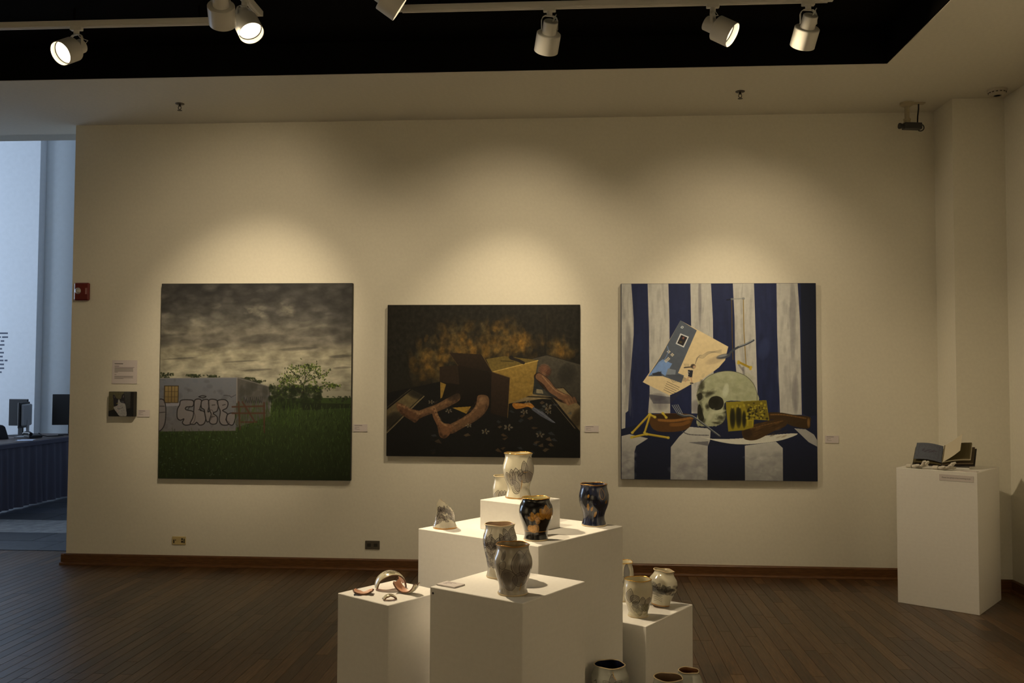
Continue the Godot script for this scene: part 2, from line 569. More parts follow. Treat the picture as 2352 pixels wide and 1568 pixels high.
	cv.line([1110, 582, 1220, 588], 12, c8(48, 40, 20), 0.6)
	# skin
	var skin := c8(84, 60, 37)
	var dark := c8(40, 27, 17)
	var glow := c8(138, 106, 68)
	cv.poly(smooth_path([725, 880, 740, 940, 640, 1003, 540, 1048, 430, 1088, 365, 1112, 348, 1060, 430, 1018, 530, 980, 630, 925], 5, true), skin, 1.0)
	cv.poly(smooth_path([165, 970, 215, 980, 300, 1025, 380, 1045, 388, 1090, 340, 1148, 300, 1130, 220, 1080, 175, 1030], 5, true), c8(76, 51, 31), 1.0)
	cv.poly(smooth_path([905, 900, 990, 905, 1002, 985, 960, 1065, 880, 1132, 760, 1200, 662, 1248, 632, 1180, 740, 1118, 840, 1048, 888, 975], 5, true), skin, 1.0)
	cv.poly(smooth_path([482, 1015, 505, 1000, 530, 1030, 548, 1085, 590, 1150, 660, 1165, 668, 1225, 615, 1288, 560, 1272, 538, 1180, 500, 1100], 5, true), c8(92, 62, 37), 1.0)
	for q in [[[720, 905, 630, 950, 530, 1000, 430, 1038, 360, 1075], [716, 942, 640, 996, 540, 1042, 430, 1080, 365, 1105]], [[935, 925, 895, 1005, 840, 1062, 745, 1130, 650, 1190], [985, 985, 955, 1058, 875, 1125, 755, 1192, 660, 1240]], [[180, 985, 240, 1005, 320, 1040, 375, 1060], [190, 1040, 240, 1082, 300, 1120, 340, 1138]], [[505, 1015, 535, 1075, 570, 1140, 620, 1175], [545, 1180, 560, 1240, 590, 1275, 620, 1270]]]:
		for side in 2:
			var path := smooth_path(q[side], 14)
			for k in path.size() / 2:
				cv.dab(path[k * 2] + r.randfn() * 5, path[k * 2 + 1] + r.randfn() * 5, r.randf_range(9, 20), r.randf_range(7, 13), r.randf() * 3, (glow if side == 0 else dark), r.randf_range(0.08, 0.3))
	for k in 90:
		var t := r.randf()
		var on := Vector2(950, 940).lerp(Vector2(660, 1205), t) if k % 2 else Vector2(700, 920).lerp(Vector2(380, 1075), t)
		cv.dab(on.x + r.randfn() * 18, on.y + r.randfn() * 14, r.randf_range(8, 26), r.randf_range(5, 12), -0.6, [c8(112, 80, 46), c8(58, 39, 23), c8(96, 62, 40)][k % 3], 0.25)
	cv.dab(945, 945, 40, 40, 0.2, c8(120, 90, 58), 0.5)
	for s in [[498, 1016, 20], [513, 1046, 14], [527, 1073, 13], [541, 1098, 12], [554, 1120, 11]]:
		cv.dab(s[0], s[1], s[2], s[2], 0.0, c8(118, 86, 54), 0.8)
		cv.dab(s[0] + 8, s[1] + 8, s[2] * 0.5, s[2] * 0.5, 0.0, dark, 0.5)
	for k in 5:
		cv.dab(172 + k * 3, 985 + k * 14, 11, 8, 0.3, c8(98, 68, 42), 0.8)
	cv.dab(700, 900, 90, 50, -0.4, c8(24, 18, 12), 0.7)
	cv.dab(1495, 665, 60, 62, 0.2, c8(104, 72, 48), 1.0)
	for i in 5:
		cv.line(smooth_path([1450, 640 + i * 16, 1490, 622 + i * 14, 1540, 640 + i * 16]), 6, c8(66, 40, 28), 0.5)
	cv.dab(1535, 690, 26, 50, 0.4, c8(62, 36, 24), 0.6)
	cv.line(smooth_path([1445, 730, 1510, 780, 1560, 850, 1640, 905, 1690, 925]), 84, dark, 1.0)
	cv.line(smooth_path([1450, 725, 1515, 775, 1565, 842, 1640, 895, 1690, 915]), 62, c8(98, 68, 44), 1.0)
	cv.line(smooth_path([1480, 720, 1540, 790, 1600, 850, 1680, 890]), 10, glow, 0.5)
	cv.dab(1705, 930, 62, 46, 0.3, c8(96, 66, 42), 1.0)
	for k in 4:
		cv.line([1690 + k * 24, 935 - k * 6, 1712 + k * 22, 975 - k * 8], 22, c8(110, 78, 50).lerp(dark, k * 0.12), 1.0)
		cv.line([1702 + k * 24, 930 - k * 6, 1722 + k * 22, 972 - k * 8], 4, dark, 0.7)
	cv.poly([1408, 725, 1480, 830, 1620, 915, 1398, 885], c8(34, 36, 34), 0.8)
	cv.poly([1428, 838, 1480, 845, 1490, 880, 1425, 875], c8(120, 108, 78), 0.9)
	# knife
	cv.poly(smooth_path([1212, 985, 1230, 965, 1310, 970, 1372, 965, 1410, 1000, 1395, 1020, 1350, 1000, 1290, 1015, 1240, 1018], 5, true), c8(126, 80, 28))
	cv.line([1240, 980, 1340, 985, 1395, 1005], 9, c8(164, 116, 48), 0.7)
	cv.poly([1400, 1000, 1480, 1040, 1600, 1145, 1570, 1140, 1470, 1085, 1385, 1025], c8(66, 66, 68))
	cv.line([1405, 1008, 1590, 1138], 4, c8(120, 120, 116), 0.6)
	# flowers of the carpet
	for f in [[1175, 1185, 30], [1525, 995, 30], [1460, 1250, 28], [970, 1225, 26], [640, 1040, 22], [1320, 1045, 24], [820, 1172, 20], [1350, 960, 20], [1535, 1045, 20], [480, 960, 20]]:
		for k in 5:
			var a: float = TAU * k / 5.0 + f[0]
			cv.dab(f[0] + cos(a) * f[2], f[1] + sin(a) * f[2] * 0.6, f[2] * 0.55, f[2] * 0.36, a, c8(116, 104, 78), 0.65)
		cv.dab(f[0], f[1], 7, 6, 0, c8(96, 70, 28), 0.8)
	for i in 46:
		var x := r.randf_range(420, 1780)
		var y := r.randf_range(960, 1430)
		if x < 1000 and y < 1240 and x > 430 or y < 1100 and x < 1180:
			continue
		cv.poly([x, y, x + r.randf_range(16, 50), y - r.randf_range(6, 26), x + r.randf_range(40, 70), y + r.randf_range(-14, 22), x + 22, y + 14], [c8(54, 56, 52), c8(80, 60, 34), c8(42, 46, 42), c8(88, 70, 44)][i % 4], 0.6)
	cv.dab(300, 1400, 420, 120, 0, c8(14, 13, 11), 0.7)
	cv.mottle(0.06, 31, 0.12)
	return cv.texture(Vector3(1.45, 1.63, 2.2))

func paint_stripes() -> ImageTexture:    # still life with a skull, torn page, bones and bowl on a striped cloth
	var navy := c8(27, 32, 57)
	var cv := Canvas.new(740, 740, navy)
	cv.window(48, 35, 1503, 1490)
	var r := RandomNumberGenerator.new()
	r.seed = 37
	var white := c8(158, 149, 137)
	var stripes := [
		[50, 35, 125, 35, 143, 300, 142, 420, 112, 780, 100, 985, 80, 1000, 78, 1115, 50, 1130],
		[248, 35, 405, 35, 412, 300, 416, 1000, 250, 1000, 262, 850, 258, 400],
		[570, 35, 725, 35, 738, 300, 742, 700, 640, 1000, 575, 1000, 576, 400],
		[888, 35, 1046, 35, 1056, 400, 1068, 905, 930, 905, 902, 600, 900, 300],
		[1213, 35, 1370, 35, 1384, 300, 1392, 1005, 1232, 1005, 1215, 400]]
	for s in stripes:
		cv.poly(s, white)
	for i in 420:
		var k := r.randi() % 5
		var cx: float = [92, 330, 655, 970, 1300][k]
		var x: float = cx + r.randf_range(-1, 1) * ([38, 68, 70, 66, 72][k])
		cv.dab(x, r.randf_range(40, 980), r.randf_range(5, 20), r.randf_range(30, 120), r.randf_range(-0.12, 0.12), [c8(120, 112, 106), c8(178, 168, 152), c8(96, 90, 88)][r.randi() % 3], r.randf_range(0.06, 0.2))
	for s in [[640, 150, 14, 240, 0.45], [100, 600, 30, 300, 0.35], [1330, 300, 26, 330, 0.35], [1345, 850, 30, 160, 0.4], [340, 930, 70, 60, 0.4], [320, 880, 70, 34, 0.5], [620, 950, 60, 60, 0.45]]:
		cv.dab(s[0], s[1], s[2], s[3], 0.0, c8(76, 70, 72), s[4])
	cv.poly([1392, 35, 1503, 35, 1503, 1040, 1400, 1000], c8(19, 22, 32), 0.75)
	for i in 90:
		var x2: float = [190, 490, 812, 1135][r.randi() % 4] + r.randf_range(-60, 60)
		cv.dab(x2, r.randf_range(60, 950), r.randf_range(10, 30), r.randf_range(40, 130), 0, [c8(34, 40, 68), c8(21, 25, 44)][i % 2], 0.2)
	cv.dab(1115, 520, 50, 90, 0.2, c8(44, 52, 82), 0.5)
	# table cloth
	cv.poly([50, 1120, 280, 1060, 1503, 1010, 1503, 1490, 50, 1490], c8(24, 28, 48), 1.0, c8(21, 23, 34))
	cv.poly([50, 1172, 110, 1158, 250, 1188, 160, 1245, 146, 1290, 146, 1490, 50, 1490], white, 1.0, c8(104, 98, 94))
	cv.poly([560, 1100, 718, 1112, 712, 1200, 695, 1245, 692, 1490, 416, 1490, 420, 1250, 480, 1175], c8(160, 152, 140), 1.0, c8(122, 115, 108))
	cv.poly([970, 1235, 1200, 1203, 1250, 1250, 1250, 1490, 970, 1490], c8(160, 152, 140), 1.0, c8(116, 110, 103))
	cv.poly([1335, 1105, 1420, 1112, 1480, 1150, 1503, 1190, 1503, 1238, 1440, 1205], c8(140, 132, 124))
	cv.poly(smooth_path([640, 1172, 740, 1188, 940, 1182, 1200, 1152, 1362, 1144, 1250, 1190, 1100, 1215, 940, 1226, 800, 1212], 4, true), c8(178, 168, 150))
	cv.poly([695, 1245, 970, 1235, 970, 1490, 692, 1490], c8(24, 27, 45), 1.0, c8(17, 19, 28))
	for i in 130:
		var k2 := r.randi() % 3
		var x3: float = [98, 555, 1108][k2] + r.randf_range(-1, 1) * ([40, 125, 125][k2])
		cv.dab(x3, r.randf_range(1270, 1485), r.randf_range(14, 50), r.randf_range(8, 40), r.randf_range(-0.5, 0.5), [c8(96, 90, 90), c8(172, 163, 150)][i % 2], 0.16)
	cv.poly([550, 1215, 700, 1205, 700, 1240], c8(70, 66, 70), 0.7)
	cv.line(smooth_path([500, 1130, 560, 1155, 700, 1160]), 7, c8(60, 56, 58), 0.7)
	# torn page
	cv.poly([250, 860, 420, 880, 520, 820, 420, 930, 290, 930], c8(40, 38, 50), 0.5)
	cv.poly([495, 310, 852, 505, 838, 560, 828, 605, 780, 660, 740, 690, 690, 722, 640, 762, 580, 780, 520, 815, 470, 842, 410, 868, 300, 815, 210, 770, 330, 600], c8(190, 165, 124))
	cv.poly([495, 310, 617, 384, 475, 702, 520, 720, 500, 775, 360, 725, 250, 726, 340, 590], c8(74, 77, 84))
	cv.poly([250, 726, 330, 622, 360, 600, 432, 632, 398, 690, 380, 724, 330, 690], c8(104, 126, 164))
	cv.poly([400, 668, 460, 680, 455, 712, 385, 714], c8(112, 114, 118))
	cv.poly([280, 705, 350, 690, 352, 722, 290, 720], c8(40, 40, 46), 0.8)
	for k in 12:
		cv.line([395 + k * 8, 714, 440 + k * 11, 772 - k * 1.5], 3, c8(52, 50, 52), 0.6)
	cv.poly([494, 406, 558, 432, 520, 512, 458, 484], c8(176, 170, 164))
	cv.poly([500, 418, 546, 437, 515, 500, 470, 480], c8(36, 33, 36))
	cv.dab(515, 440, 10, 12, 0.3, c8(120, 70, 56), 0.9)
	cv.dab(495, 470, 14, 10, 0.3, c8(74, 62, 40), 0.9)
	cv.line(smooth_path([505, 352, 515, 356, 510, 366, 498, 362, 505, 352]), 4, c8(190, 186, 180), 0.9)
	for f in [[405, 542], [432, 565], [402, 595], [385, 610]]:
		for k in 4:
			cv.dab(f[0] + cos(k * 1.57) * 8, f[1] + sin(k * 1.57) * 8, 7, 6, 0, c8(196, 176, 146), 0.85)
	cv.line(smooth_path([395, 500, 402, 540, 380, 590, 350, 620]), 5, c8(100, 118, 150), 0.8)
	for k in 4:
		cv.line(smooth_path([604, 632, 620 + k * 4, 585 - k * 4, 660, 590 - k * 8, 700, 560 - k * 6, 740, 548 - k * 3, 800, 552 - k * 8]), 2.6, c8(110, 96, 80), 0.7)
	for k in 4:
		cv.line([530 + k * 8, 655, 522 + k * 10, 632], 2.5, c8(90, 80, 70), 0.7)
	# small child figure of the page
	cv.dab(588, 650, 22, 20, 0.2, c8(48, 38, 36), 0.95)
	cv.dab(596, 655, 13, 13, 0, c8(176, 140, 108), 0.9)
	cv.line([575, 655, 522, 660], 8, c8(44, 36, 34), 0.9)
	cv.poly([550, 678, 588, 682, 580, 735, 552, 732], c8(38, 38, 44))
	for k in 3:
		cv.line([546 - k * 6, 690 + k * 14, 560 - k * 6, 694 + k * 14], 5, c8(180, 170, 156), 0.8)
	cv.line([556, 730, 528, 762], 11, c8(172, 136, 104), 0.9)
	cv.line([572, 734, 578, 768], 10, c8(172, 136, 104), 0.9)
	cv.line([568, 775, 585, 776], 8, c8(36, 34, 36), 0.9)
	for k in 5:
		var x4 := 392.0 - k * 6
		var y4 := 765.0 + k * 15
		for q in 8 - k / 2:
			cv.line([x4 + q * 12, y4 + q * 5.5, x4 + q * 12 + 8, y4 + q * 5.5 + 3.5], 4, c8(74, 62, 50), 0.75)
	cv.dab(760, 600, 90, 30, -0.35, c8(150, 128, 100), 0.6)
	# nail, strings, spoon and hanging bone
	cv.line([842, 156, 880, 152], 10, c8(14, 15, 22), 0.6)
	cv.line([880, 150, 930, 148, 972, 144], 8, c8(128, 124, 118), 1.0)
	cv.dab(880, 150, 12, 10, 0, c8(92, 90, 88), 1.0)
	cv.dab(965, 147, 13, 12, 0, c8(110, 106, 102), 1.0)
	cv.line([878, 160, 880, 400, 885, 600], 6, c8(76, 58, 30), 0.95)
	cv.line([965, 155, 968, 400, 982, 640], 6, c8(118, 92, 40), 0.95)
	cv.line([962, 155, 955, 480, 958, 590], 3, c8(130, 122, 112), 0.6)
	cv.line(smooth_path([1038, 456, 985, 484, 930, 505, 880, 535, 850, 570]), 15, c8(52, 54, 60), 1.0)
	cv.line(smooth_path([1036, 452, 985, 480, 930, 500]), 6, c8(132, 130, 128), 0.8)
	cv.dab(815, 576, 60, 20, -0.22, c8(62, 62, 66), 1.0)
	cv.dab(808, 572, 42, 10, -0.22, c8(130, 126, 122), 0.8)
	cv.line([930, 640, 960, 680], 14, c8(96, 90, 86), 0.6)
	cv.line([960, 660, 965, 705], 16, c8(92, 86, 84), 0.6)
	cv.line([928, 618, 1015, 660], 16, c8(140, 112, 32), 1.0)
	for s in [[927, 614], [925, 626], [1018, 655], [1014, 668]]:
		cv.dab(s[0], s[1], 12, 11, 0, c8(168, 138, 44), 1.0)
	# skull
	var bone := c8(142, 138, 108)
	cv.poly(smooth_path([612, 870, 640, 790, 700, 725, 790, 690, 880, 686, 970, 715, 1030, 770, 1060, 840, 1062, 910, 835, 910, 830, 1020, 790, 1080, 700, 1095, 620, 1085, 615, 1030, 632, 960], 5, true), bone)
	for i in 150:
		cv.dab(r.randf_range(660, 1030), r.randf_range(710, 890), r.randf_range(12, 40), r.randf_range(10, 26), r.randf() * 3, [c8(166, 162, 130), c8(104, 102, 74), c8(128, 126, 90)][i % 3], 0.14)
	for s in [[700, 850, 75, 22, -0.5], [640, 880, 26, 36, 0.1], [645, 985, 26, 60, 0.1], [755, 920, 50, 44, 0.1], [690, 950, 24, 34, 0.3], [790, 1030, 34, 20, 0.4], [655, 1050, 24, 36, 0.2], [770, 1070, 50, 12, 0.1], [830, 990, 22, 50, 0.1], [650, 800, 26, 60, 0.6]]:
		for k in 16:
			var f := r.randf_range(0.35, 0.75)
			cv.dab(s[0] + r.randfn() * s[2] * 0.36, s[1] + r.randfn() * s[3] * 0.36, s[2] * f, s[3] * f, s[4] + r.randfn() * 0.4, [c8(28, 26, 18), c8(48, 45, 32)][k % 2], 0.2)
	cv.poly(smooth_path([702, 915, 725, 880, 770, 872, 806, 890, 815, 930, 795, 965, 750, 975, 712, 955], 5, true), c8(22, 20, 15), 0.9)
	cv.poly(smooth_path([622, 950, 640, 935, 655, 985, 668, 1040, 640, 1060, 622, 1020], 5, true), c8(24, 22, 16), 0.85)
	cv.poly(smooth_path([618, 862, 650, 850, 655, 888, 628, 905], 4, true), c8(26, 24, 17), 0.8)
	cv.dab(830, 830, 26, 60, 0.2, c8(176, 172, 146), 0.7)
	cv.dab(720, 1010, 20, 60, 0.5, c8(160, 154, 124), 0.7)
	cv.dab(780, 985, 60, 14, -0.2, c8(166, 160, 130), 0.8)
	for k in 6:
		cv.dab(625 + k * 26, 1085, 10, 13, 0, c8(132, 126, 96), 0.8)
	cv.line(smooth_path([612, 870, 640, 790, 700, 725, 790, 690, 880, 686, 970, 715, 1030, 770, 1060, 840, 1062, 900]), 3.5, c8(60, 58, 46), 0.8)
	# worn pieces of wood
	cv.poly(smooth_path([1140, 995, 1230, 990, 1330, 1005, 1448, 1020, 1455, 1060, 1440, 1105, 1330, 1090, 1260, 1060, 1180, 1040, 1140, 1050], 5, true), c8(52, 36, 19))
	cv.line(smooth_path([1160, 1005, 1260, 1005, 1420, 1030]), 10, c8(112, 76, 36), 0.6)
	cv.dab(1440, 1062, 12, 40, 0, c8(120, 84, 44), 0.8)
	cv.poly(smooth_path([955, 1110, 1010, 1085, 1130, 1055, 1240, 1035, 1285, 1050, 1270, 1090, 1180, 1130, 1060, 1190, 975, 1190, 950, 1150], 5, true), c8(56, 38, 20))
	for k in 60:
		cv.dab(r.randf_range(970, 1270), r.randf_range(1060, 1170), 26, 7, -0.35, [c8(104, 72, 34), c8(34, 23, 14), c8(76, 52, 26)][k % 3], 0.2)
	cv.line(smooth_path([1010, 1110, 1120, 1080, 1250, 1050]), 9, c8(112, 76, 36), 0.4)
	cv.dab(990, 1145, 36, 44, 0, c8(40, 27, 18), 0.8)
	# old yellow photograph
	cv.poly([830, 915, 1132, 900, 1152, 1048, 1040, 1042, 1034, 1100, 960, 1122, 848, 1132], c8(118, 102, 26))
	cv.poly([960, 912, 1128, 903, 1146, 1040, 1010, 1034], c8(96, 82, 24))
	for s in [[880, 1030, 24, 90], [925, 1020, 26, 92], [965, 1040, 18, 70], [1000, 1000, 16, 50]]:
		cv.dab(s[0], s[1], s[2], s[3], 0, c8(24, 22, 14), 0.95)
	for s in [[880, 950], [915, 942], [935, 948], [965, 938]]:
		cv.dab(s[0], s[1], 11, 13, 0, c8(140, 122, 40), 0.9)
	for i in 60:
		cv.dab(r.randf_range(985, 1135), r.randf_range(920, 1035), r.randf_range(5, 14), r.randf_range(4, 12), 0, [c8(30, 27, 16), c8(158, 140, 40)][i % 2], 0.7)
	for s in [[992, 1050, 992, 1085], [1028, 1050, 1028, 1085], [990, 1048, 1032, 1048]]:
		cv.line(s, 7, c8(146, 126, 32), 0.9)
	# bowl, bones and fork
	cv.poly(smooth_path([262, 1030, 290, 1010, 440, 1000, 585, 1012, 580, 1060, 550, 1110, 470, 1135, 350, 1138, 290, 1120, 262, 1075], 5, true), c8(72, 46, 22))
	cv.poly(smooth_path([290, 1018, 400, 1006, 510, 1008, 585, 1020, 540, 1036, 400, 1042, 310, 1036], 5, true), c8(44, 28, 15))
	cv.line(smooth_path([330, 1050, 440, 1054, 585, 1030]), 18, c8(122, 80, 36), 0.9)
	cv.line(smooth_path([420, 1085, 500, 1080, 555, 1060]), 26, c8(104, 66, 28), 0.6)
	for s in [[258, 1010, 130, 1145], [265, 1010, 222, 1145], [125, 1180, 235, 1155], [240, 1155, 400, 1180], [360, 1000, 385, 1030], [262, 1010, 300, 1028]]:
		cv.line(s, 16, c8(142, 116, 32), 1.0)
		cv.line([s[0], s[1] - 3, s[2], s[3] - 3], 6, c8(186, 158, 62), 0.7)
		for e in [0, 2]:
			cv.dab(s[e], s[e + 1], 13, 12, 0, c8(172, 146, 52), 1.0)
	for k in 4:
		cv.line([430 + k * 14, 940 - k * 2, 470 + k * 12, 1002 - k * 1], 5, c8(132, 130, 126), 0.95)
	cv.line(smooth_path([470, 1000, 515, 1018, 570, 1018, 640, 1060, 720, 1120, 785, 1165]), 15, c8(56, 56, 58), 1.0)
	cv.line(smooth_path([475, 996, 520, 1012, 580, 1016, 660, 1070, 780, 1160]), 5, c8(140, 138, 132), 0.8)
	cv.mottle(0.05, 41, 0.03)
	return cv.texture(Vector3(1.5, 1.75, 2.1))

func paint_cat() -> ImageTexture:
	var cv := Canvas.new(200, 192, c8(62, 58, 42))
	cv.window(130, 830, 695, 1370)
	cv.poly([130, 830, 480, 830, 420, 1200, 130, 1250], c8(84, 78, 52), 1.0, c8(74, 66, 42))
	cv.poly([470, 830, 630, 830, 630, 1370, 420, 1370], c8(62, 60, 52), 1.0, c8(42, 40, 36))
	cv.poly([622, 830, 695, 830, 695, 1370, 622, 1370], c8(28, 26, 23))
	cv.poly([130, 1260, 250, 1220, 330, 1290, 400, 1370, 130, 1370], c8(26, 25, 22))
	cv.poly([540, 1200, 695, 1180, 695, 1370, 530, 1370], c8(24, 24, 23))
	cv.poly(smooth_path([222, 900, 262, 905, 310, 975, 400, 985, 430, 900, 465, 875, 492, 900, 495, 1010, 520, 1110, 470, 1180, 380, 1220, 280, 1190, 245, 1120, 238, 1010], 4, true), c8(38, 36, 36))
	cv.dab(255, 940, 14, 32, -0.4, c8(92, 78, 74), 0.7)
	cv.dab(462, 930, 14, 36, 0.3, c8(112, 98, 92), 0.7)
	cv.poly(smooth_path([345, 1010, 372, 1000, 400, 1060, 470, 1080, 505, 1100, 525, 1200, 535, 1370, 395, 1370, 320, 1290, 250, 1190, 260, 1160, 330, 1130, 340, 1060], 4, true), c8(134, 128, 114))
	cv.dab(440, 1050, 46, 26, 0.2, c8(74, 72, 70), 0.8)
	cv.dab(322, 1085, 20, 16, 0, c8(126, 104, 48), 0.9)
	cv.dab(424, 1060, 18, 13, 0, c8(48, 48, 44), 0.95)
	cv.dab(360, 1150, 26, 15, 0.3, c8(146, 116, 104), 0.8)
	cv.line(smooth_path([330, 1190, 365, 1205, 420, 1190, 460, 1160]), 9, c8(70, 64, 58), 0.7)
	cv.dab(330, 1250, 50, 20, 0.9, c8(150, 118, 100), 0.5)
	cv.dab(470, 1280, 60, 90, 0, c8(120, 114, 102), 0.5)
	cv.mottle(0.08, 3, 0.12)
	return cv.texture(Vector3(1.45, 1.63, 2.2))

# rows of tiny, unreadable printed words
func print_sheet(w: int, h: int, rows: Array, paper: Color) -> ImageTexture:
	var cv := Canvas.new(w, h, paper)
	var r := RandomNumberGenerator.new()
	r.seed = w * 7 + h
	for row in rows:                    # [y, x0, x1, height, darkness], all in parts of the sheet
		var x: float = row[1] * w
		while x < row[2] * w:
			var l: float = minf(r.randf_range(0.02, 0.07) * w, row[2] * w - x)
			cv.line([x, row[0] * h, x + l, row[0] * h], row[3] * h, c8(52, 48, 46), row[4])
			x += l + 0.012 * w
	return cv.texture()

# ---------------------------------------------------------------- ceramics
# glaze drawings are laid out as seen from the front: x from -1 to 1 across the outline, t from 0 (foot) to 1 (rim)
func seen(cv: Canvas, flat: Array, around := 0.0) -> Array:
	var out := []
	for i in flat.size() / 2:
		var x: float = clampf(flat[i * 2], -0.99, 0.99)
		out.append((0.5 + asin(x) / TAU + around) * cv.w)
		out.append((1.0 - flat[i * 2 + 1]) * cv.h)
	return out

func petal(cv: Canvas, x: float, t: float, l: float, wd: float, ang: float, wash: Color, wa: float, ink: Color, lw: float, hatch := 4, around := 0.0) -> void:
	# ang 0 points to the rim; x is scaled so that a unit is about a vase height
	l *= 1.3
	wd *= 1.35
	var shape := []
	for k in 25:
		var f := k / 24.0
		var side := -1.0 if f < 0.5 else 1.0
		var g := f * 2.0 if f < 0.5 else 2.0 - f * 2.0
		var wv := side * wd * pow(sin(PI * pow(g, 0.85)), 0.7) * 0.5
		var px := x + (sin(ang) * g * l + cos(ang) * wv) * 2.5
		var py := t + cos(ang) * g * l - sin(ang) * wv
		shape.append(px)
		shape.append(py)
	var m := seen(cv, shape, around)
	if wa > 0.0:
		cv.poly(m, wash, wa * 0.8)
	for k in hatch:
		var o := (float(k) + 0.5) / hatch - 0.5
		var ln := []
		for g in [0.12, 0.35, 0.6, 0.85]:
			var wv: float = o * wd * 0.8 * sin(PI * pow(g, 0.8))
			ln.append(x + (sin(ang) * g * l + cos(ang) * wv) * 2.5)
			ln.append(t + cos(ang) * g * l - sin(ang) * wv)
		cv.line(seen(cv, ln, around), lw * 0.6, ink, 0.75)
	cv.line(m, lw, ink, 0.95, true)

func bloom(cv: Canvas, x: float, t: float, s: float, n: int, a0: float, a1: float, wash: Color, wa: float, ink: Color, lw: float, around := 0.0) -> void:
	for k in n:
		var a := lerpf(a0, a1, float(k) / maxf(n - 1, 1))
		petal(cv, x, t, s * (1.0 - 0.12 * absf(k - (n - 1) * 0.5)), s * 0.5, a, wash, wa, ink, lw, 4, around)

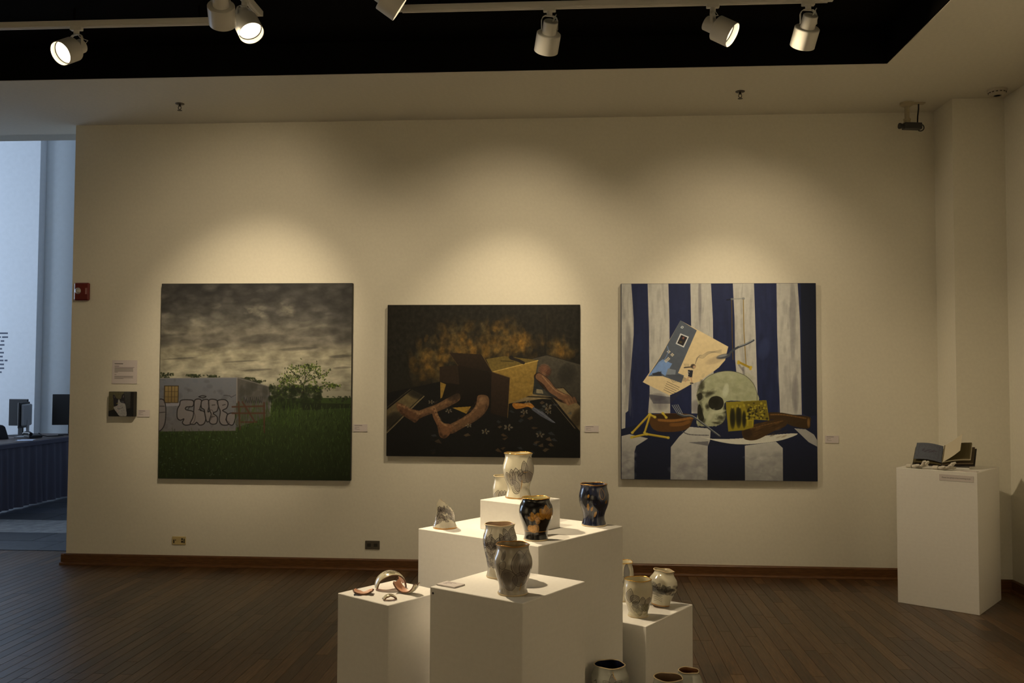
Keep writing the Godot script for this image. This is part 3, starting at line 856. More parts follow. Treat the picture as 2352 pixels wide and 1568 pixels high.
func glaze(kind: String) -> StandardMaterial3D:
	if shared.has("glaze " + kind):
		return shared["glaze " + kind]
	var r := RandomNumberGenerator.new()
	r.seed = hash(kind)
	var ink := c8(30, 26, 24)
	var gold := c8(186, 132, 48)
	var wash := c8(132, 124, 120)
	var cv: Canvas
	var gain := Vector3.ONE
	match kind:
		"lily":
			cv = Canvas.new(640, 320, c8(212, 206, 184))
			for ar in [0.0, 0.5]:
				petal(cv, -0.45, 0.3, 0.24, 0.13, -0.35, wash, 0.45, ink, 2.6, 5, ar)
				petal(cv, -0.3, 0.32, 0.27, 0.12, -0.1, wash, 0.45, ink, 2.6, 5, ar)
				petal(cv, 0.05, 0.16, 0.42, 0.2, -0.12, wash, 0.5, ink, 3.0, 7, ar)
				petal(cv, 0.12, 0.14, 0.3, 0.2, -0.75, wash, 0.35, ink, 2.6, 5, ar)
				petal(cv, 0.5, 0.36, 0.22, 0.3, 0.1, wash, 0.75, ink, 3.0, 9, ar)
				petal(cv, 0.45, 0.57, 0.22, 0.12, 0.0, wash, 0.5, ink, 2.6, 4, ar)
				petal(cv, 0.12, 0.52, 0.12, 0.1, 0.3, wash, 0.4, ink, 2.2, 3, ar)
				petal(cv, 0.8, 0.35, 0.45, 0.2, 0.05, wash, 0.7, ink, 1.6, 6, ar)
				cv.line(seen(cv, [0.32, 0.42, 0.34, 0.34, 0.3, 0.22], ar), 4, gold, 0.9)
				cv.line(seen(cv, [0.38, 0.61, 0.55, 0.6, 0.66, 0.61], ar), 3, gold, 0.8)
				for k in 7:
					cv.line(seen(cv, [0.25 + k * 0.1, 0.28, 0.2 + k * 0.09, 0.18, 0.25 + k * 0.11, 0.05], ar), 4, wash, 0.6)
				cv.line(seen(cv, [-0.85, 0.35, -0.8, 0.25, -0.74, 0.2, -0.8, 0.12], ar), 3.5, ink, 0.8)
		"magnolia":
			cv = Canvas.new(640, 320, c8(196, 190, 172))
			for ar in [0.0, 0.5]:
				for b in [[-0.72, 0.62, 0.2], [0.62, 0.72, 0.22], [0.3, 0.68, 0.17], [-0.2, 0.6, 0.18], [-0.45, 0.42, 0.2], [0.75, 0.5, 0.2], [-0.6, 0.25, 0.16], [0.1, 0.34, 0.17]]:
					bloom(cv, b[0], b[1], b[2], 4, -1.4, 1.4, wash, 0.55, ink, 2.6, ar)
				for k in 16:
					cv.line(seen(cv, [-0.9 + k * 0.12, 0.3, -0.88 + k * 0.12, 0.16, -0.92 + k * 0.12, 0.05], ar), 2, wash, 0.8)
				cv.line(seen(cv, [-0.5, 0.95, -0.55, 0.85, -0.58, 0.72], ar), 2.4, ink, 0.8)
		"smoke":
			cv = Canvas.new(640, 320, c8(176, 168, 152))
			for i in 120:
				cv.dab(r.randf() * 640, r.randf_range(120, 310), r.randf_range(15, 50), r.randf_range(10, 40), 0, c8(96, 88, 82), 0.13)
			for ar in [0.0, 0.5]:
				petal(cv, 0.35, 0.42, 0.4, 0.26, 0.1, c8(118, 110, 106), 0.55, c8(62, 56, 54), 2.4, 8, ar)
				petal(cv, 0.6, 0.4, 0.42, 0.24, 0.35, c8(118, 110, 106), 0.5, c8(62, 56, 54), 2.4, 7, ar)
				petal(cv, 0.4, 0.2, 0.24, 0.26, 0.2, c8(104, 96, 92), 0.6, c8(62, 56, 54), 2.2, 7, ar)
				petal(cv, -0.5, 0.72, 0.15, 0.06, 0.1, c8(96, 88, 84), 0.7, c8(60, 54, 52), 2.0, 0, ar)
				petal(cv, -0.6, 0.56, 0.14, 0.1, 0.6, c8(110, 102, 98), 0.3, c8(70, 64, 60), 2.0, 0, ar)
				petal(cv, 0.0, 0.12, 0.36, 0.3, -0.3, c8(90, 82, 78), 0.5, c8(66, 60, 58), 1.8, 8, ar)
				cv.line(seen(cv, [-0.62, 0.6, -0.72, 0.42, -0.6, 0.2, -0.5, 0.08], ar), 3, c8(70, 64, 60), 0.8)
				cv.line(seen(cv, [-0.68, 0.34, -0.62, 0.22], ar), 5, gold, 0.75)
				cv.line(seen(cv, [0.62, 0.26, 0.55, 0.12], ar), 5, gold, 0.7)
		"black":
			cv = Canvas.new(640, 320, c8(17, 15, 14))
			for ar in [0.0, 0.5]:
				bloom(cv, -0.05, 0.52, 0.17, 4, -1.2, 1.3, gold, 0.95, c8(96, 66, 24), 1.6, ar)
				bloom(cv, 0.62, 0.56, 0.24, 5, -1.1, 1.2, gold, 0.95, c8(96, 66, 24), 1.6, ar)
				petal(cv, 0.0, 0.47, 0.1, 0.1, 1.4, gold, 0.95, c8(96, 66, 24), 1.5, 2, ar)
				for b in [[-0.45, 0.25], [-0.28, 0.24], [-0.1, 0.26]]:
					petal(cv, b[0], b[1], 0.14, 0.16, 0.8, c8(206, 152, 70), 0.95, c8(110, 76, 28), 1.4, 2, ar)
				for i in 14:
					var a := r.randf_range(-1.2, 1.2)
					petal(cv, -0.5 + r.randf() * 0.35, 0.25, 0.09, 0.05, a, c8(206, 152, 70), 0.9, c8(150, 104, 40), 1.0, 0, ar)
			cv.line([0, 246, 640, 246], 4, gold, 0.95)
		"blue":
			cv = Canvas.new(640, 320, c8(36, 42, 64))
			for i in 60:
				cv.dab(r.randf() * 640, r.randf() * 320, 40, 40, 0, [c8(46, 52, 76), c8(28, 33, 52)][i % 2], 0.3)
			var deep := c8(12, 12, 18)
			for ar in [0.0, 0.5]:
				for k in 16:
					var x := -0.95 + k * 0.12
					cv.line(seen(cv, [x, 0.02, x + r.randf_range(-0.05, 0.08), 0.22, x + r.randf_range(-0.1, 0.12), 0.42], ar), 5, deep, 0.8)
				for b in [[-0.45, 0.66, 0.16], [0.05, 0.58, 0.14], [-0.7, 0.5, 0.3], [0.3, 0.4, 0.2]]:
					bloom(cv, b[0], b[1], b[2], 3, -0.9, 0.9, deep, 0.4, deep, 3.0, ar)
				petal(cv, 0.55, 0.66, 0.21, 0.1, -0.02, c8(40, 42, 60), 0.5, gold, 2.6, 1, ar)
				for b in [[-0.42, 0.7, 0.07, 0.04, 0.3], [-0.46, 0.39, 0.14, 0.05, 0.12], [-0.25, 0.38, 0.1, 0.05, 0.5], [0.2, 0.38, -0.13, 0.06, 0.5], [0.8, 0.55, 0.08, 0.03, 0.0]]:
					petal(cv, b[0], b[1], b[2], b[3], b[4], gold, 0.95, c8(150, 100, 34), 1.2, 0, ar)
		"crocus":
			cv = Canvas.new(640, 320, c8(206, 198, 172))
			for ar in [0.0, 0.5]:
				petal(cv, -0.72, 0.42, 0.3, 0.14, 0.15, wash, 0.45, ink, 2.6, 4, ar)
				petal(cv, -0.55, 0.45, 0.2, 0.2, 0.95, wash, 0.55, ink, 2.6, 4, ar)
				petal(cv, -0.4, 0.3, 0.16, 0.16, 0.6, c8(104, 98, 84), 0.7, ink, 2.4, 5, ar)
				petal(cv, 0.25, 0.34, 0.2, 0.14, 0.0, wash, 0.45, ink, 2.6, 4, ar)
				petal(cv, 0.6, 0.32, 0.2, 0.15, 0.25, wash, 0.5, ink, 2.6, 4, ar)
				for b in [[-0.4, 0.18], [0.05, 0.2], [0.4, 0.2], [0.7, 0.18], [-0.1, 0.1]]:
					petal(cv, b[0], b[1], 0.17, 0.2, 0.5, c8(120, 114, 90), 0.7, c8(48, 44, 36), 2.0, 4, ar)
				cv.line(seen(cv, [-0.85, 0.3, -0.88, 0.12], ar), 3, ink, 0.8)
			for i in 50:
				cv.dab(r.randf() * 640, 318 - r.randf() * 60, 22, 12, 0, c8(150, 142, 96), 0.2)
		"ink":
			cv = Canvas.new(640, 320, c8(204, 198, 176))
			for i in 150:
				cv.dab(r.randf() * 640, 165 + r.randfn() * 26, r.randf_range(14, 40), r.randf_range(8, 22), 0, c8(44, 42, 42), 0.3)
			for ar in [0.0, 0.5]:
				bloom(cv, -0.5, 0.5, 0.16, 4, -1.3, 1.3, wash, 0.3, ink, 2.2, ar)
				bloom(cv, 0.1, 0.42, 0.2, 4, -1.2, 1.4, c8(80, 76, 74), 0.4, ink, 2.2, ar)
				for k in 3:
					cv.line(seen(cv, [-0.8, 0.12 + k * 0.05, -0.4, 0.2 + k * 0.05, 0.0, 0.14 + k * 0.05], ar), 2.6, c8(70, 62, 56), 0.8)
		"tulip":
			cv = Canvas.new(640, 320, c8(198, 192, 172))
			for ar in [0.0, 0.5]:
				for k in 8:
					var x := -0.8 + k * 0.22
					cv.line(seen(cv, [x, 0.02, x + 0.03, 0.25, x, 0.48], ar), 3, ink, 0.85)
					petal(cv, x, 0.42, 0.2, 0.12, 0.05, wash, 0.45, ink, 2.4, 3, ar)
				cv.line(seen(cv, [0.1, 0.5, 0.2, 0.62, 0.0, 0.8], ar), 2.6, ink, 0.8)
				petal(cv, 0.72, 0.55, 0.36, 0.1, 0.05, c8(70, 72, 84), 0.8, ink, 2.0, 0, ar)
				cv.line(seen(cv, [0.4, 0.48, 0.45, 0.4], ar), 6, gold, 0.8)
		"grey":
			cv = Canvas.new(640, 320, c8(150, 150, 140))
			for ar in [0.0, 0.5]:
				bloom(cv, 0.1, 0.62, 0.22, 3, -0.9, 0.9, wash, 0.35, c8(60, 56, 54), 2.4, ar)
				cv.line(seen(cv, [0.15, 0.95, 0.2, 0.86, 0.3, 0.8], ar), 4, gold, 0.8)
				cv.line(seen(cv, [-0.85, 0.72, -0.75, 0.76, -0.72, 0.66, -0.85, 0.66], ar), 4, ink, 0.8)
			for i in 40:
				cv.dab(r.randf() * 640, r.randf() * 320, 30, 24, 0, c8(172, 172, 160), 0.15)
	var m := mat(Color.WHITE, 0.16, 0.0, 0.5)
	m.albedo_texture = cv.texture(gain)
	m.clearcoat_enabled = true
	m.clearcoat = 0.6
	m.clearcoat_roughness = 0.06
	shared["glaze " + kind] = m
	return m

func prof_at(prof: Array, t: float) -> float:
	for i in prof.size() - 1:
		if t <= prof[i + 1][0]:
			var f: float = (t - prof[i][0]) / maxf(prof[i + 1][0] - prof[i][0], 1e-6)
			var a: float = prof[max(i - 1, 0)][1]
			var d: float = prof[min(i + 2, prof.size() - 1)][1]
			return cubic_interpolate(prof[i][1], prof[i + 1][1], a, d, f)
	return prof[prof.size() - 1][1]

func vase_point(prof: Array, h: float, t: float, a: float, lobe: float, wave: float, inset := 0.0) -> Vector3:
	var up := smoothstep(0.62, 1.0, t)
	var r := (prof_at(prof, t) - inset) * (1.0 + lobe * up * (0.7 * cos(4.0 * a + 0.6) + 0.3 * cos(8.0 * a)) + 0.012 * cos(3.0 * a + t * 4.0))
	return Vector3(sin(a) * r, t * h + wave * up * cos(4.0 * a + 2.2), cos(a) * r)

func vase(label: String, at: Vector3, h: float, prof: Array, kind: String, turn: float, inside: Color, rim: Material, foot: Material, lobe := 0.032, wave := 0.0012, tilt := Vector2.ZERO) -> Node3D:
	var o := thing("ceramic_vase", label, "vase", at, turn, "handmade ceramic vases on the plinths")
	var seg := 48
	var rows := []
	for j in 29:
		var row := PackedVector3Array()
		for k in seg + 1:
			row.append(vase_point(prof, h, j / 28.0, TAU * k / seg - PI, lobe, wave))
		rows.append(row)
	var st := start()
	grid(st, rows, true, false)
	obj("body", st, glaze(kind), o)
	rows = []
	for j in 15:
		var t := 1.0 - j / 14.0 * 0.96
		var row := PackedVector3Array()
		for k in seg + 1:
			row.append(vase_point(prof, h, t, TAU * k / seg - PI, lobe, wave, 0.0045 if j else 0.002))
		rows.append(row)
	var low := PackedVector3Array()
	for k in seg + 1:
		low.append(Vector3(0, 0.04 * h, 0))
	rows.append(low)
	st = start()
	grid(st, rows, true, false)
	obj("interior", st, mat(inside, 0.22), o)
	var lip := []
	for k in seg + 1:
		lip.append(vase_point(prof, h, 1.0, TAU * k / seg - PI, lobe, wave, 0.0012))
	st = start()
	tube(st, lip, 0.002, 8, false)
	obj("rim", st, rim, o)
	var r0 := prof_at(prof, 0.0)
	st = start()
	lathe(st, Vector3.ZERO, [[0.0, 0.0], [r0 - 0.004, 0.0], [r0 + 0.001, 0.0015], [r0 + 0.0022, 0.004], [r0 + 0.001, 0.0065]], 40)
	obj("foot_ring", st, foot, o)
	if tilt != Vector2.ZERO:
		o.rotation = Vector3(tilt.x, turn, tilt.y)
	return o

# a curved, jagged piece of broken pot: outside, inside and the broken edge
func shard(label: String, at: Vector3, rot: Vector3, rad: Vector3, a0: float, a1: float, b0: float, b1: float, seed_: int, outm: Material) -> void:
	var o := thing("pottery_shard", label, "shard", at, 0.0, "broken pottery pieces on the low plinth")
	o.rotation = rot
	var r := RandomNumberGenerator.new()
	r.seed = seed_
	var jag := []
	for k in 40:
		jag.append(r.randf_range(-1.0, 1.0))
	var nu := 22
	var nv := 14
	var outer := []
	var inner := []
	for j in nv + 1:
		var ro := PackedVector3Array()
		var ri := PackedVector3Array()
		for i in nu + 1:
			var fu := float(i) / nu
			var fv := float(j) / nv
			var lo: float = lerpf(jag[int(fv * 8)], jag[int(fv * 8) + 1], fv * 8 - int(fv * 8)) * 0.10
			var hi: float = lerpf(jag[12 + int(fv * 8)], jag[13 + int(fv * 8)], fv * 8 - int(fv * 8)) * 0.10
			var bo: float = lerpf(jag[22 + int(fu * 6)], jag[23 + int(fu * 6)], fu * 6 - int(fu * 6)) * 0.12
			var bt: float = lerpf(jag[31 + int(fu * 6)], jag[32 + int(fu * 6)], fu * 6 - int(fu * 6)) * 0.12
			var a := lerpf(a0 + lo, a1 + hi, fu)
			var b := lerpf(b0 + bo, b1 + bt, fv)
			var d := Vector3(sin(a) * cos(b), sin(b), cos(a) * cos(b))
			ro.append(d * rad)
			ri.append(d * (rad - Vector3.ONE * 0.0055))
		outer.append(ro)
		inner.append(ri)
	var st := start()
	grid(st, outer, false, false)
	obj("glazed_face", st, outm, o)
	st = start()
	grid(st, inner, false, true)
	obj("clay_face", st, shared.pink, o)
	st = start()
	var eo := []
	var ei := []
	for i in nu + 1:
		eo.append(outer[0][i]); ei.append(inner[0][i])
	for j in nv:
		eo.append(outer[j + 1][nu]); ei.append(inner[j + 1][nu])
	for i in nu:
		eo.append(outer[nv][nu - 1 - i]); ei.append(inner[nv][nu - 1 - i])
	for j in nv:
		eo.append(outer[nv - 1 - j][0]); ei.append(inner[nv - 1 - j][0])
	var mid := Vector3.ZERO
	for p in eo:
		mid += p / eo.size()
	for i in eo.size() - 1:
		if eo[i].distance_squared_to(eo[i + 1]) > 1e-9:
			face(st, [eo[i], eo[i + 1], ei[i + 1], ei[i]], eo[i] - mid)
	obj("broken_edge", st, shared.edge, o)

# ---------------------------------------------------------------- track light heads
# hang: point on the underside of the rail; drop: length of the yoke; aim: the point it lights
func track_head(label: String, hang: Vector3, drop: float, aim: Vector3, energy: float, cone: float, share := 0.7, along := 0.0) -> void:
	var o := thing("track_light_head", label, "spotlight", hang, 0.0, "white cylinder heads on the ceiling tracks")
	var white: Material = shared.enamel
	var st := start()
	box(st, Vector3(0, -0.012, 0), Vector3(0.075, 0.028, 0.03), 0.003, Basis(Vector3.UP, along))
	cyl(st, Vector3(0, -0.026, 0), Vector3(0, -0.05, 0), 0.017, 0.017, 20)
	obj("track_adapter", st, white, o)
	var pivot := Vector3(0, -0.05 - drop, 0)
	var d := (aim - (hang + pivot)).normalized()
	var flat := Vector3(d.x, 0, d.z).normalized()
	var side := flat.cross(Vector3.UP).normalized()
	# yoke: a flat U of steel over the socket
	st = start()
	var path := []
	for p in [[-0.049, -drop], [-0.049, -0.03], [-0.042, -0.012], [-0.028, -0.002], [0.028, -0.002], [0.042, -0.012], [0.049, -0.03], [0.049, -drop]]:
		path.append(side * p[0] + Vector3(0, p[1] - 0.05, 0))
	for i in path.size() - 1:
		var e: Vector3 = path[i + 1] - path[i]
		var x: Vector3 = e.normalized()
		box(st, (path[i] + path[i + 1]) * 0.5, Vector3(e.length() + 0.003, 0.004, 0.018), 0.001, Basis(x, flat.cross(x).normalized(), flat))
	obj("yoke", st, white, o)
	var back := -d
	var f := frame_of(d)
	# socket cylinder behind, hood in front; the hood is open and hollow
	var bs := Basis(f[0], d, f[1])
	st = start()
	lathe(st, pivot, [[0.0, -0.052], [0.040, -0.052], [0.043, -0.049], [0.043, 0.03]], 36, bs, true)
	obj("socket_housing", st, white, o)
	var h1 := pivot + d * 0.135
	st = start()
	lathe(st, pivot, [[0.042, 0.022], [0.070, 0.022], [0.0735, 0.0255], [0.0735, 0.135], [0.0705, 0.135], [0.0705, 0.06], [0.03, 0.045]], 44, bs, true)
	obj("hood", st, white, o)
	st = start()
	tube(st, arc(h1 - d * 0.036, f[0], f[1], 0.069, 0, TAU, 40), 0.0026, 6, false)
	obj("retaining_ring", st, shared.dark_metal, o)
	st = start()
	var rows := []
	for j in 6:
		var row := PackedVector3Array()
		var q := j / 5.0
		for k in 33:
			var a := TAU * k / 32
			row.append(h1 - d * (0.056 + 0.012 * q * q) + (f[0] * cos(a) + f[1] * sin(a)) * 0.066 * q)
		rows.append(row)
	grid(st, rows, true, false)
	obj("lamp_lens", st, shared.lens, o)
	# short supply wire
	st = start()
	tube(st, [pivot + back * 0.05 + Vector3(0.01, 0, 0), pivot + back * 0.062 + Vector3(0.03, 0.03, 0.0), Vector3(0.03, -0.075, 0.01), Vector3(0.012, -0.05, 0.008)], 0.003, 8)
	obj("supply_wire", st, white, o)
	# a reflector lamp: a strong beam and a weaker, wider field round it
	for part in [["beam", share, cone], ["field", 1.0 - share, minf(cone * 2.0, 46.0)]]:
		var l := SpotLight3D.new()
		l.name = part[0]
		o.add_child(l)
		l.look_at_from_position(hang + h1 - d * 0.045, aim, Vector3.UP if absf(d.y) < 0.98 else Vector3.RIGHT)
		l.light_color = shared.lamp_colour
		l.light_energy = energy * part[1]
		l.light_size = 0.045
		l.spot_range = 14.0
		l.spot_attenuation = 2.0
		l.spot_angle = part[2]
		l.spot_angle_attenuation = 1.0
		l.shadow_enabled = true

func rail(label: String, lo: Vector3, hi: Vector3) -> void:
	var o := thing("lighting_track", label, "light track", Vector3(lo.x, lo.y, lo.z), 0.0, "white lighting tracks under the black ceiling")
	var st := start()
	var s := hi - lo
	span(st, Vector3.ZERO, s, 0.0015)
	obj("track_bar", st, shared.enamel, o)
	for k in 2:      # the two lips under the slot
		st = start()
		if s.x > s.z:
			span(st, Vector3(0.03, -0.006, [0.002, s.z - 0.011][k]), Vector3(s.x - 0.03, 0, [0.011, s.z - 0.002][k]))
		else:
			span(st, Vector3([0.002, s.x - 0.011][k], -0.006, 0.03), Vector3([0.011, s.x - 0.002][k], 0, s.z - 0.03))
		obj("slot_lip", st, shared.enamel, o)
	for k in 4:
		var f := 0.1 + 0.26 * k
		var foot := Vector3(s.x * f, s.y, s.z / 2) if s.x > s.z else Vector3(s.x / 2, s.y, s.z * f)
		st = start()
		cyl(st, foot, Vector3(foot.x, 3.812 - lo.y, foot.z), 0.008, 0.008, 10)
		obj("hanger", st, shared.black_paint, o)

# ---------------------------------------------------------------- other repeated things
func plinth(called: String, label: String, x: float, z: float, top: float, w: float, d: float, yaw: float, bottom := 0.0) -> Node3D:
	var o := thing(called, label, "plinth", Vector3(x, bottom, z), -deg_to_rad(yaw), "white painted display plinths")
	var st := start()
	box(st, Vector3(0, (top - bottom) / 2, 0), Vector3(w, top - bottom, d), 0.0022)
	obj("painted_body", st, shared.plinth, o)
	return o

func wall_label(label: String, x0: float, x1: float, y0: float, y1: float, rows: Array) -> void:
	var o := thing("wall_label", label, "label", Vector3((x0 + x1) / 2, y0, 0.0))
	var w := x1 - x0
	var h := y1 - y0
	var st := start()
	span(st, Vector3(-w / 2, 0, 0.0005), Vector3(w / 2, h, 0.0055), 0.0004)
	obj("mount_board", st, shared.board, o)
	st = start()
	face(st, [Vector3(-w / 2, 0, 0.0059), Vector3(w / 2, 0, 0.0059), Vector3(w / 2, h, 0.0059), Vector3(-w / 2, h, 0.0059)], Vector3.BACK, [Vector2(0, 1), Vector2(1, 1), Vector2(1, 0), Vector2(0, 0)])
	var m := mat(Color.WHITE, 0.75)
	m.albedo_texture = print_sheet(220, int(220 * h / w), rows, c8(214, 206, 208))
	obj("printed_face", st, m, o)

func picture(called: String, label: String, x0: float, x1: float, y0: float, y1: float, thick: float, tex: Texture2D, edge: Color) -> void:
	var o := thing(called, label, "painting", Vector3((x0 + x1) / 2, y0, 0.0))
	var w := x1 - x0
	var h := y1 - y0
	var st := start()
	span(st, Vector3(-w / 2, 0, 0.002), Vector3(w / 2, h, thick - 0.0012), 0.003)
	obj("canvas_edge", st, mat(edge, 0.7), o)
	st = start()
	var e := 0.002
	face(st, [Vector3(-w / 2 + e, e, thick), Vector3(w / 2 - e, e, thick), Vector3(w / 2 - e, h - e, thick), Vector3(-w / 2 + e, h - e, thick)], Vector3.BACK, [Vector2(0, 1), Vector2(1, 1), Vector2(1, 0), Vector2(0, 0)])
	var m := mat(Color.WHITE, 0.55, 0.0, 0.35)
	m.albedo_texture = tex
	m.heightmap_enabled = true
	m.heightmap_scale = 0.02
	m.heightmap_texture = noise_tex(0.2, 77, 512, 2)
	obj("painted_canvas", st, m, o)

func _ready() -> void:
	rng.seed = 4
	# ------------------------------------------------------------ camera
	var cam := Camera3D.new()
	cam.name = "camera"
	add_child(cam)
	cam.position = Vector3(0.4136, 1.5248, 7.124)
	cam.rotation = Vector3(0.0401, 0.0684, 0.0039)
	cam.fov = 41.428
	cam.near = 0.05
	cam.far = 60.0
	cam.current = true
	# ------------------------------------------------------------ sky seen by the foyer window, exposure
	var env := Environment.new()
	env.background_mode = Environment.BG_COLOR
	env.background_color = c8(196, 212, 236)
	env.background_energy_multiplier = 1.0
	env.tonemap_mode = Environment.TONE_MAPPER_LINEAR
	env.tonemap_exposure = 1.0
	env.sdfgi_enabled = true
	env.ssao_enabled = true
	env.ssil_enabled = true
	var we := WorldEnvironment.new()
	we.name = "world_environment"
	we.environment = env
	add_child(we)
	# ------------------------------------------------------------ daylight through the foyer window
	var day := AreaLight3D.new()
	day.name = "window_daylight"
	add_child(day)
	day.area_size = Vector2(5.0, 3.8)
	day.look_at_from_position(Vector3(-10.35, 2.6, -4.0), Vector3(-5.0, 2.4, -4.2), Vector3.UP)
	day.light_color = lin(0.62, 0.78, 1.0)
	day.light_energy = 22.0
	day.area_range = 30.0
	day.shadow_enabled = true
	# ------------------------------------------------------------ shared materials
	shared.lamp_colour = lin(1.0, 0.80, 0.52)
	shared.wall = plaster(lin(0.79, 0.76, 0.66), 0.85, 5.0, 0.03, 3)
	shared.soffit = plaster(lin(0.72, 0.69, 0.60), 0.9, 5.0, 0.025, 5)
	shared.foyer_wall = plaster(lin(0.80, 0.82, 0.84), 0.85, 2.0, 0.03, 6)
	shared.black_paint = mat(lin(0.006, 0.0055, 0.005), 0.9, 0.0, 0.1)
	shared.plinth = plaster(lin(0.82, 0.80, 0.76), 0.7, 9.0, 0.015, 9)
	shared.enamel = mat(lin(0.72, 0.70, 0.64), 0.38)
	shared.dark_metal = mat(lin(0.05, 0.048, 0.045), 0.5)
	shared.board = mat(c8(206, 198, 196), 0.8)
	shared.gold = mat(c8(232, 184, 92), 0.22, 0.75)
	shared.bronze = mat(c8(184, 134, 68), 0.28, 0.75)
	shared.clay = mat(c8(206, 186, 148), 0.6)
	shared.pink = mat(c8(206, 156, 128), 0.45)
	shared.edge = mat(c8(116, 84, 62), 0.7)
	shared.black_plastic = mat(c8(22, 22, 24), 0.4)
	shared.grey_plastic = mat(c8(150, 152, 156), 0.45)
	shared.dark_glaze = mat(c8(60, 44, 34), 0.2)
	var lens := mat(c8(255, 248, 232), 0.3)
	lens.emission_enabled = true
	lens.emission = lin(1.0, 0.86, 0.62)
	lens.emission_energy_multiplier = 4.5
	shared.lens = lens
	build_room()
	build_foyer()
	build_lights()
	build_wall_things()
	build_plinths()
	build_book()
	build_small_fittings()

# ---------------------------------------------------------------- the room
func build_room() -> void:
	var st := start()
	span(st, Vector3(-3.695, 0, -0.45), Vector3(3.75, 3.8, 0.0))
	struct("wall_back", st, shared.wall)
	st = start()
	span(st, Vector3(3.195, 0, 0.0), Vector3(3.75, 3.8, 0.335))
	struct("wall_corner_pier", st, shared.wall)
	st = start()
	span(st, Vector3(3.567, 0, 0.335), Vector3(3.77, 3.8, 10.2))
	struct("wall_right", st, shared.wall)
	st = start()
	span(st, Vector3(-5.95, 0, 0.6), Vector3(-5.75, 3.8, 10.2))
	struct("wall_left", st, shared.wall)
	st = start()
	span(st, Vector3(-5.95, 0, 10.0), Vector3(3.77, 3.8, 10.2))
	struct("wall_front", st, shared.wall)
	# ceiling: a pale soffit round a black recess
	var H := 3.594
	var x0 := -5.2
	var x1 := 2.466
	var z0 := 1.117
	var z1 := 9.0
	st = start()
	span(st, Vector3(-6.4, H, -0.45), Vector3(3.77, 3.82, z0))
	span(st, Vector3(x1, H, z0), Vector3(3.77, 3.82, z1))
	span(st, Vector3(-5.95, H, z0), Vector3(x0, 3.82, z1))
	span(st, Vector3(-5.95, H, z1), Vector3(3.77, 3.82, 10.2))
	var ceiling := struct("ceiling", st, shared.soffit)
	st = start()
	span(st, Vector3(x0, 3.812, z0), Vector3(x1, 3.9, z1))
	struct("recess_ceiling", st, shared.black_paint, ceiling)
	st = start()
	span(st, Vector3(x0, H + 0.002, z0), Vector3(x1, 3.812, z0 + 0.008))
	span(st, Vector3(x0, H + 0.002, z1 - 0.008), Vector3(x1, 3.812, z1))
	span(st, Vector3(x0, H + 0.002, z0), Vector3(x0 + 0.008, 3.812, z1))
	span(st, Vector3(x1 - 0.008, H + 0.002, z0), Vector3(x1, 3.812, z1))
	struct("recess_lining", st, shared.black_paint, ceiling)
	# baseboards with a shoe moulding
	var oak := mat(c8(112, 76, 40), 0.42)
	oak.albedo_texture = noise_tex(0.03, 21, 256, 5, ramp2(c8(176, 160, 140), c8(255, 250, 240)))
	oak.uv1_triplanar = true
	oak.uv1_world_triplanar = true
	oak.uv1_scale = Vector3(1.2, 9.0, 1.2)
	for b in [["baseboard_back", Vector3(-3.73, 0, 0), Vector3(3.195, 0, 0), Vector3.BACK], ["baseboard_corner", Vector3(3.195, 0, 0.335), Vector3(3.567, 0, 0.335), Vector3.BACK], ["baseboard_corner_side", Vector3(3.195, 0, 0.0), Vector3(3.195, 0, 0.335), Vector3.LEFT], ["baseboard_right", Vector3(3.567, 0, 0.335), Vector3(3.567, 0, 10.0), Vector3.LEFT], ["baseboard_opening", Vector3(-3.695, 0, -0.45), Vector3(-3.695, 0, 0.02), Vector3.LEFT]]:
		var o: Vector3 = b[3]
		st = start()
		sweep(st, b[1], b[2], o, [[0.0, 0.0], [0.015, 0.0], [0.015, 0.078], [0.010, 0.084], [0.004, 0.0885], [0.0, 0.0885]])
		var m := struct(b[0], st, oak)
		st = start()
		sweep(st, b[1] - (b[2] - b[1]).normalized() * 0.004, b[2], o, [[0.015, 0.0], [0.031, 0.0], [0.031, 0.008], [0.027, 0.016], [0.021, 0.020], [0.015, 0.021]])
		obj("shoe_moulding", st, oak, m)
	build_floor()

func sweep(st: SurfaceTool, a: Vector3, b: Vector3, out: Vector3, prof: Array) -> void:
	for i in prof.size() - 1:
		var p: Vector3 = out * prof[i][0] + Vector3.UP * prof[i][1]
		var q: Vector3 = out * prof[i + 1][0] + Vector3.UP * prof[i + 1][1]
		var n := (q - p).cross(b - a)
		if n.dot(out + Vector3.UP * 0.3) < 0:
			n = -n
		face(st, [a + p, b + p, b + q, a + q], n)
	for e in [[a, a - b], [b, b - a]]:
		var ring := []
		for p in prof:
			ring.append(e[0] + out * p[0] + Vector3.UP * p[1])
		face(st, ring, e[1])

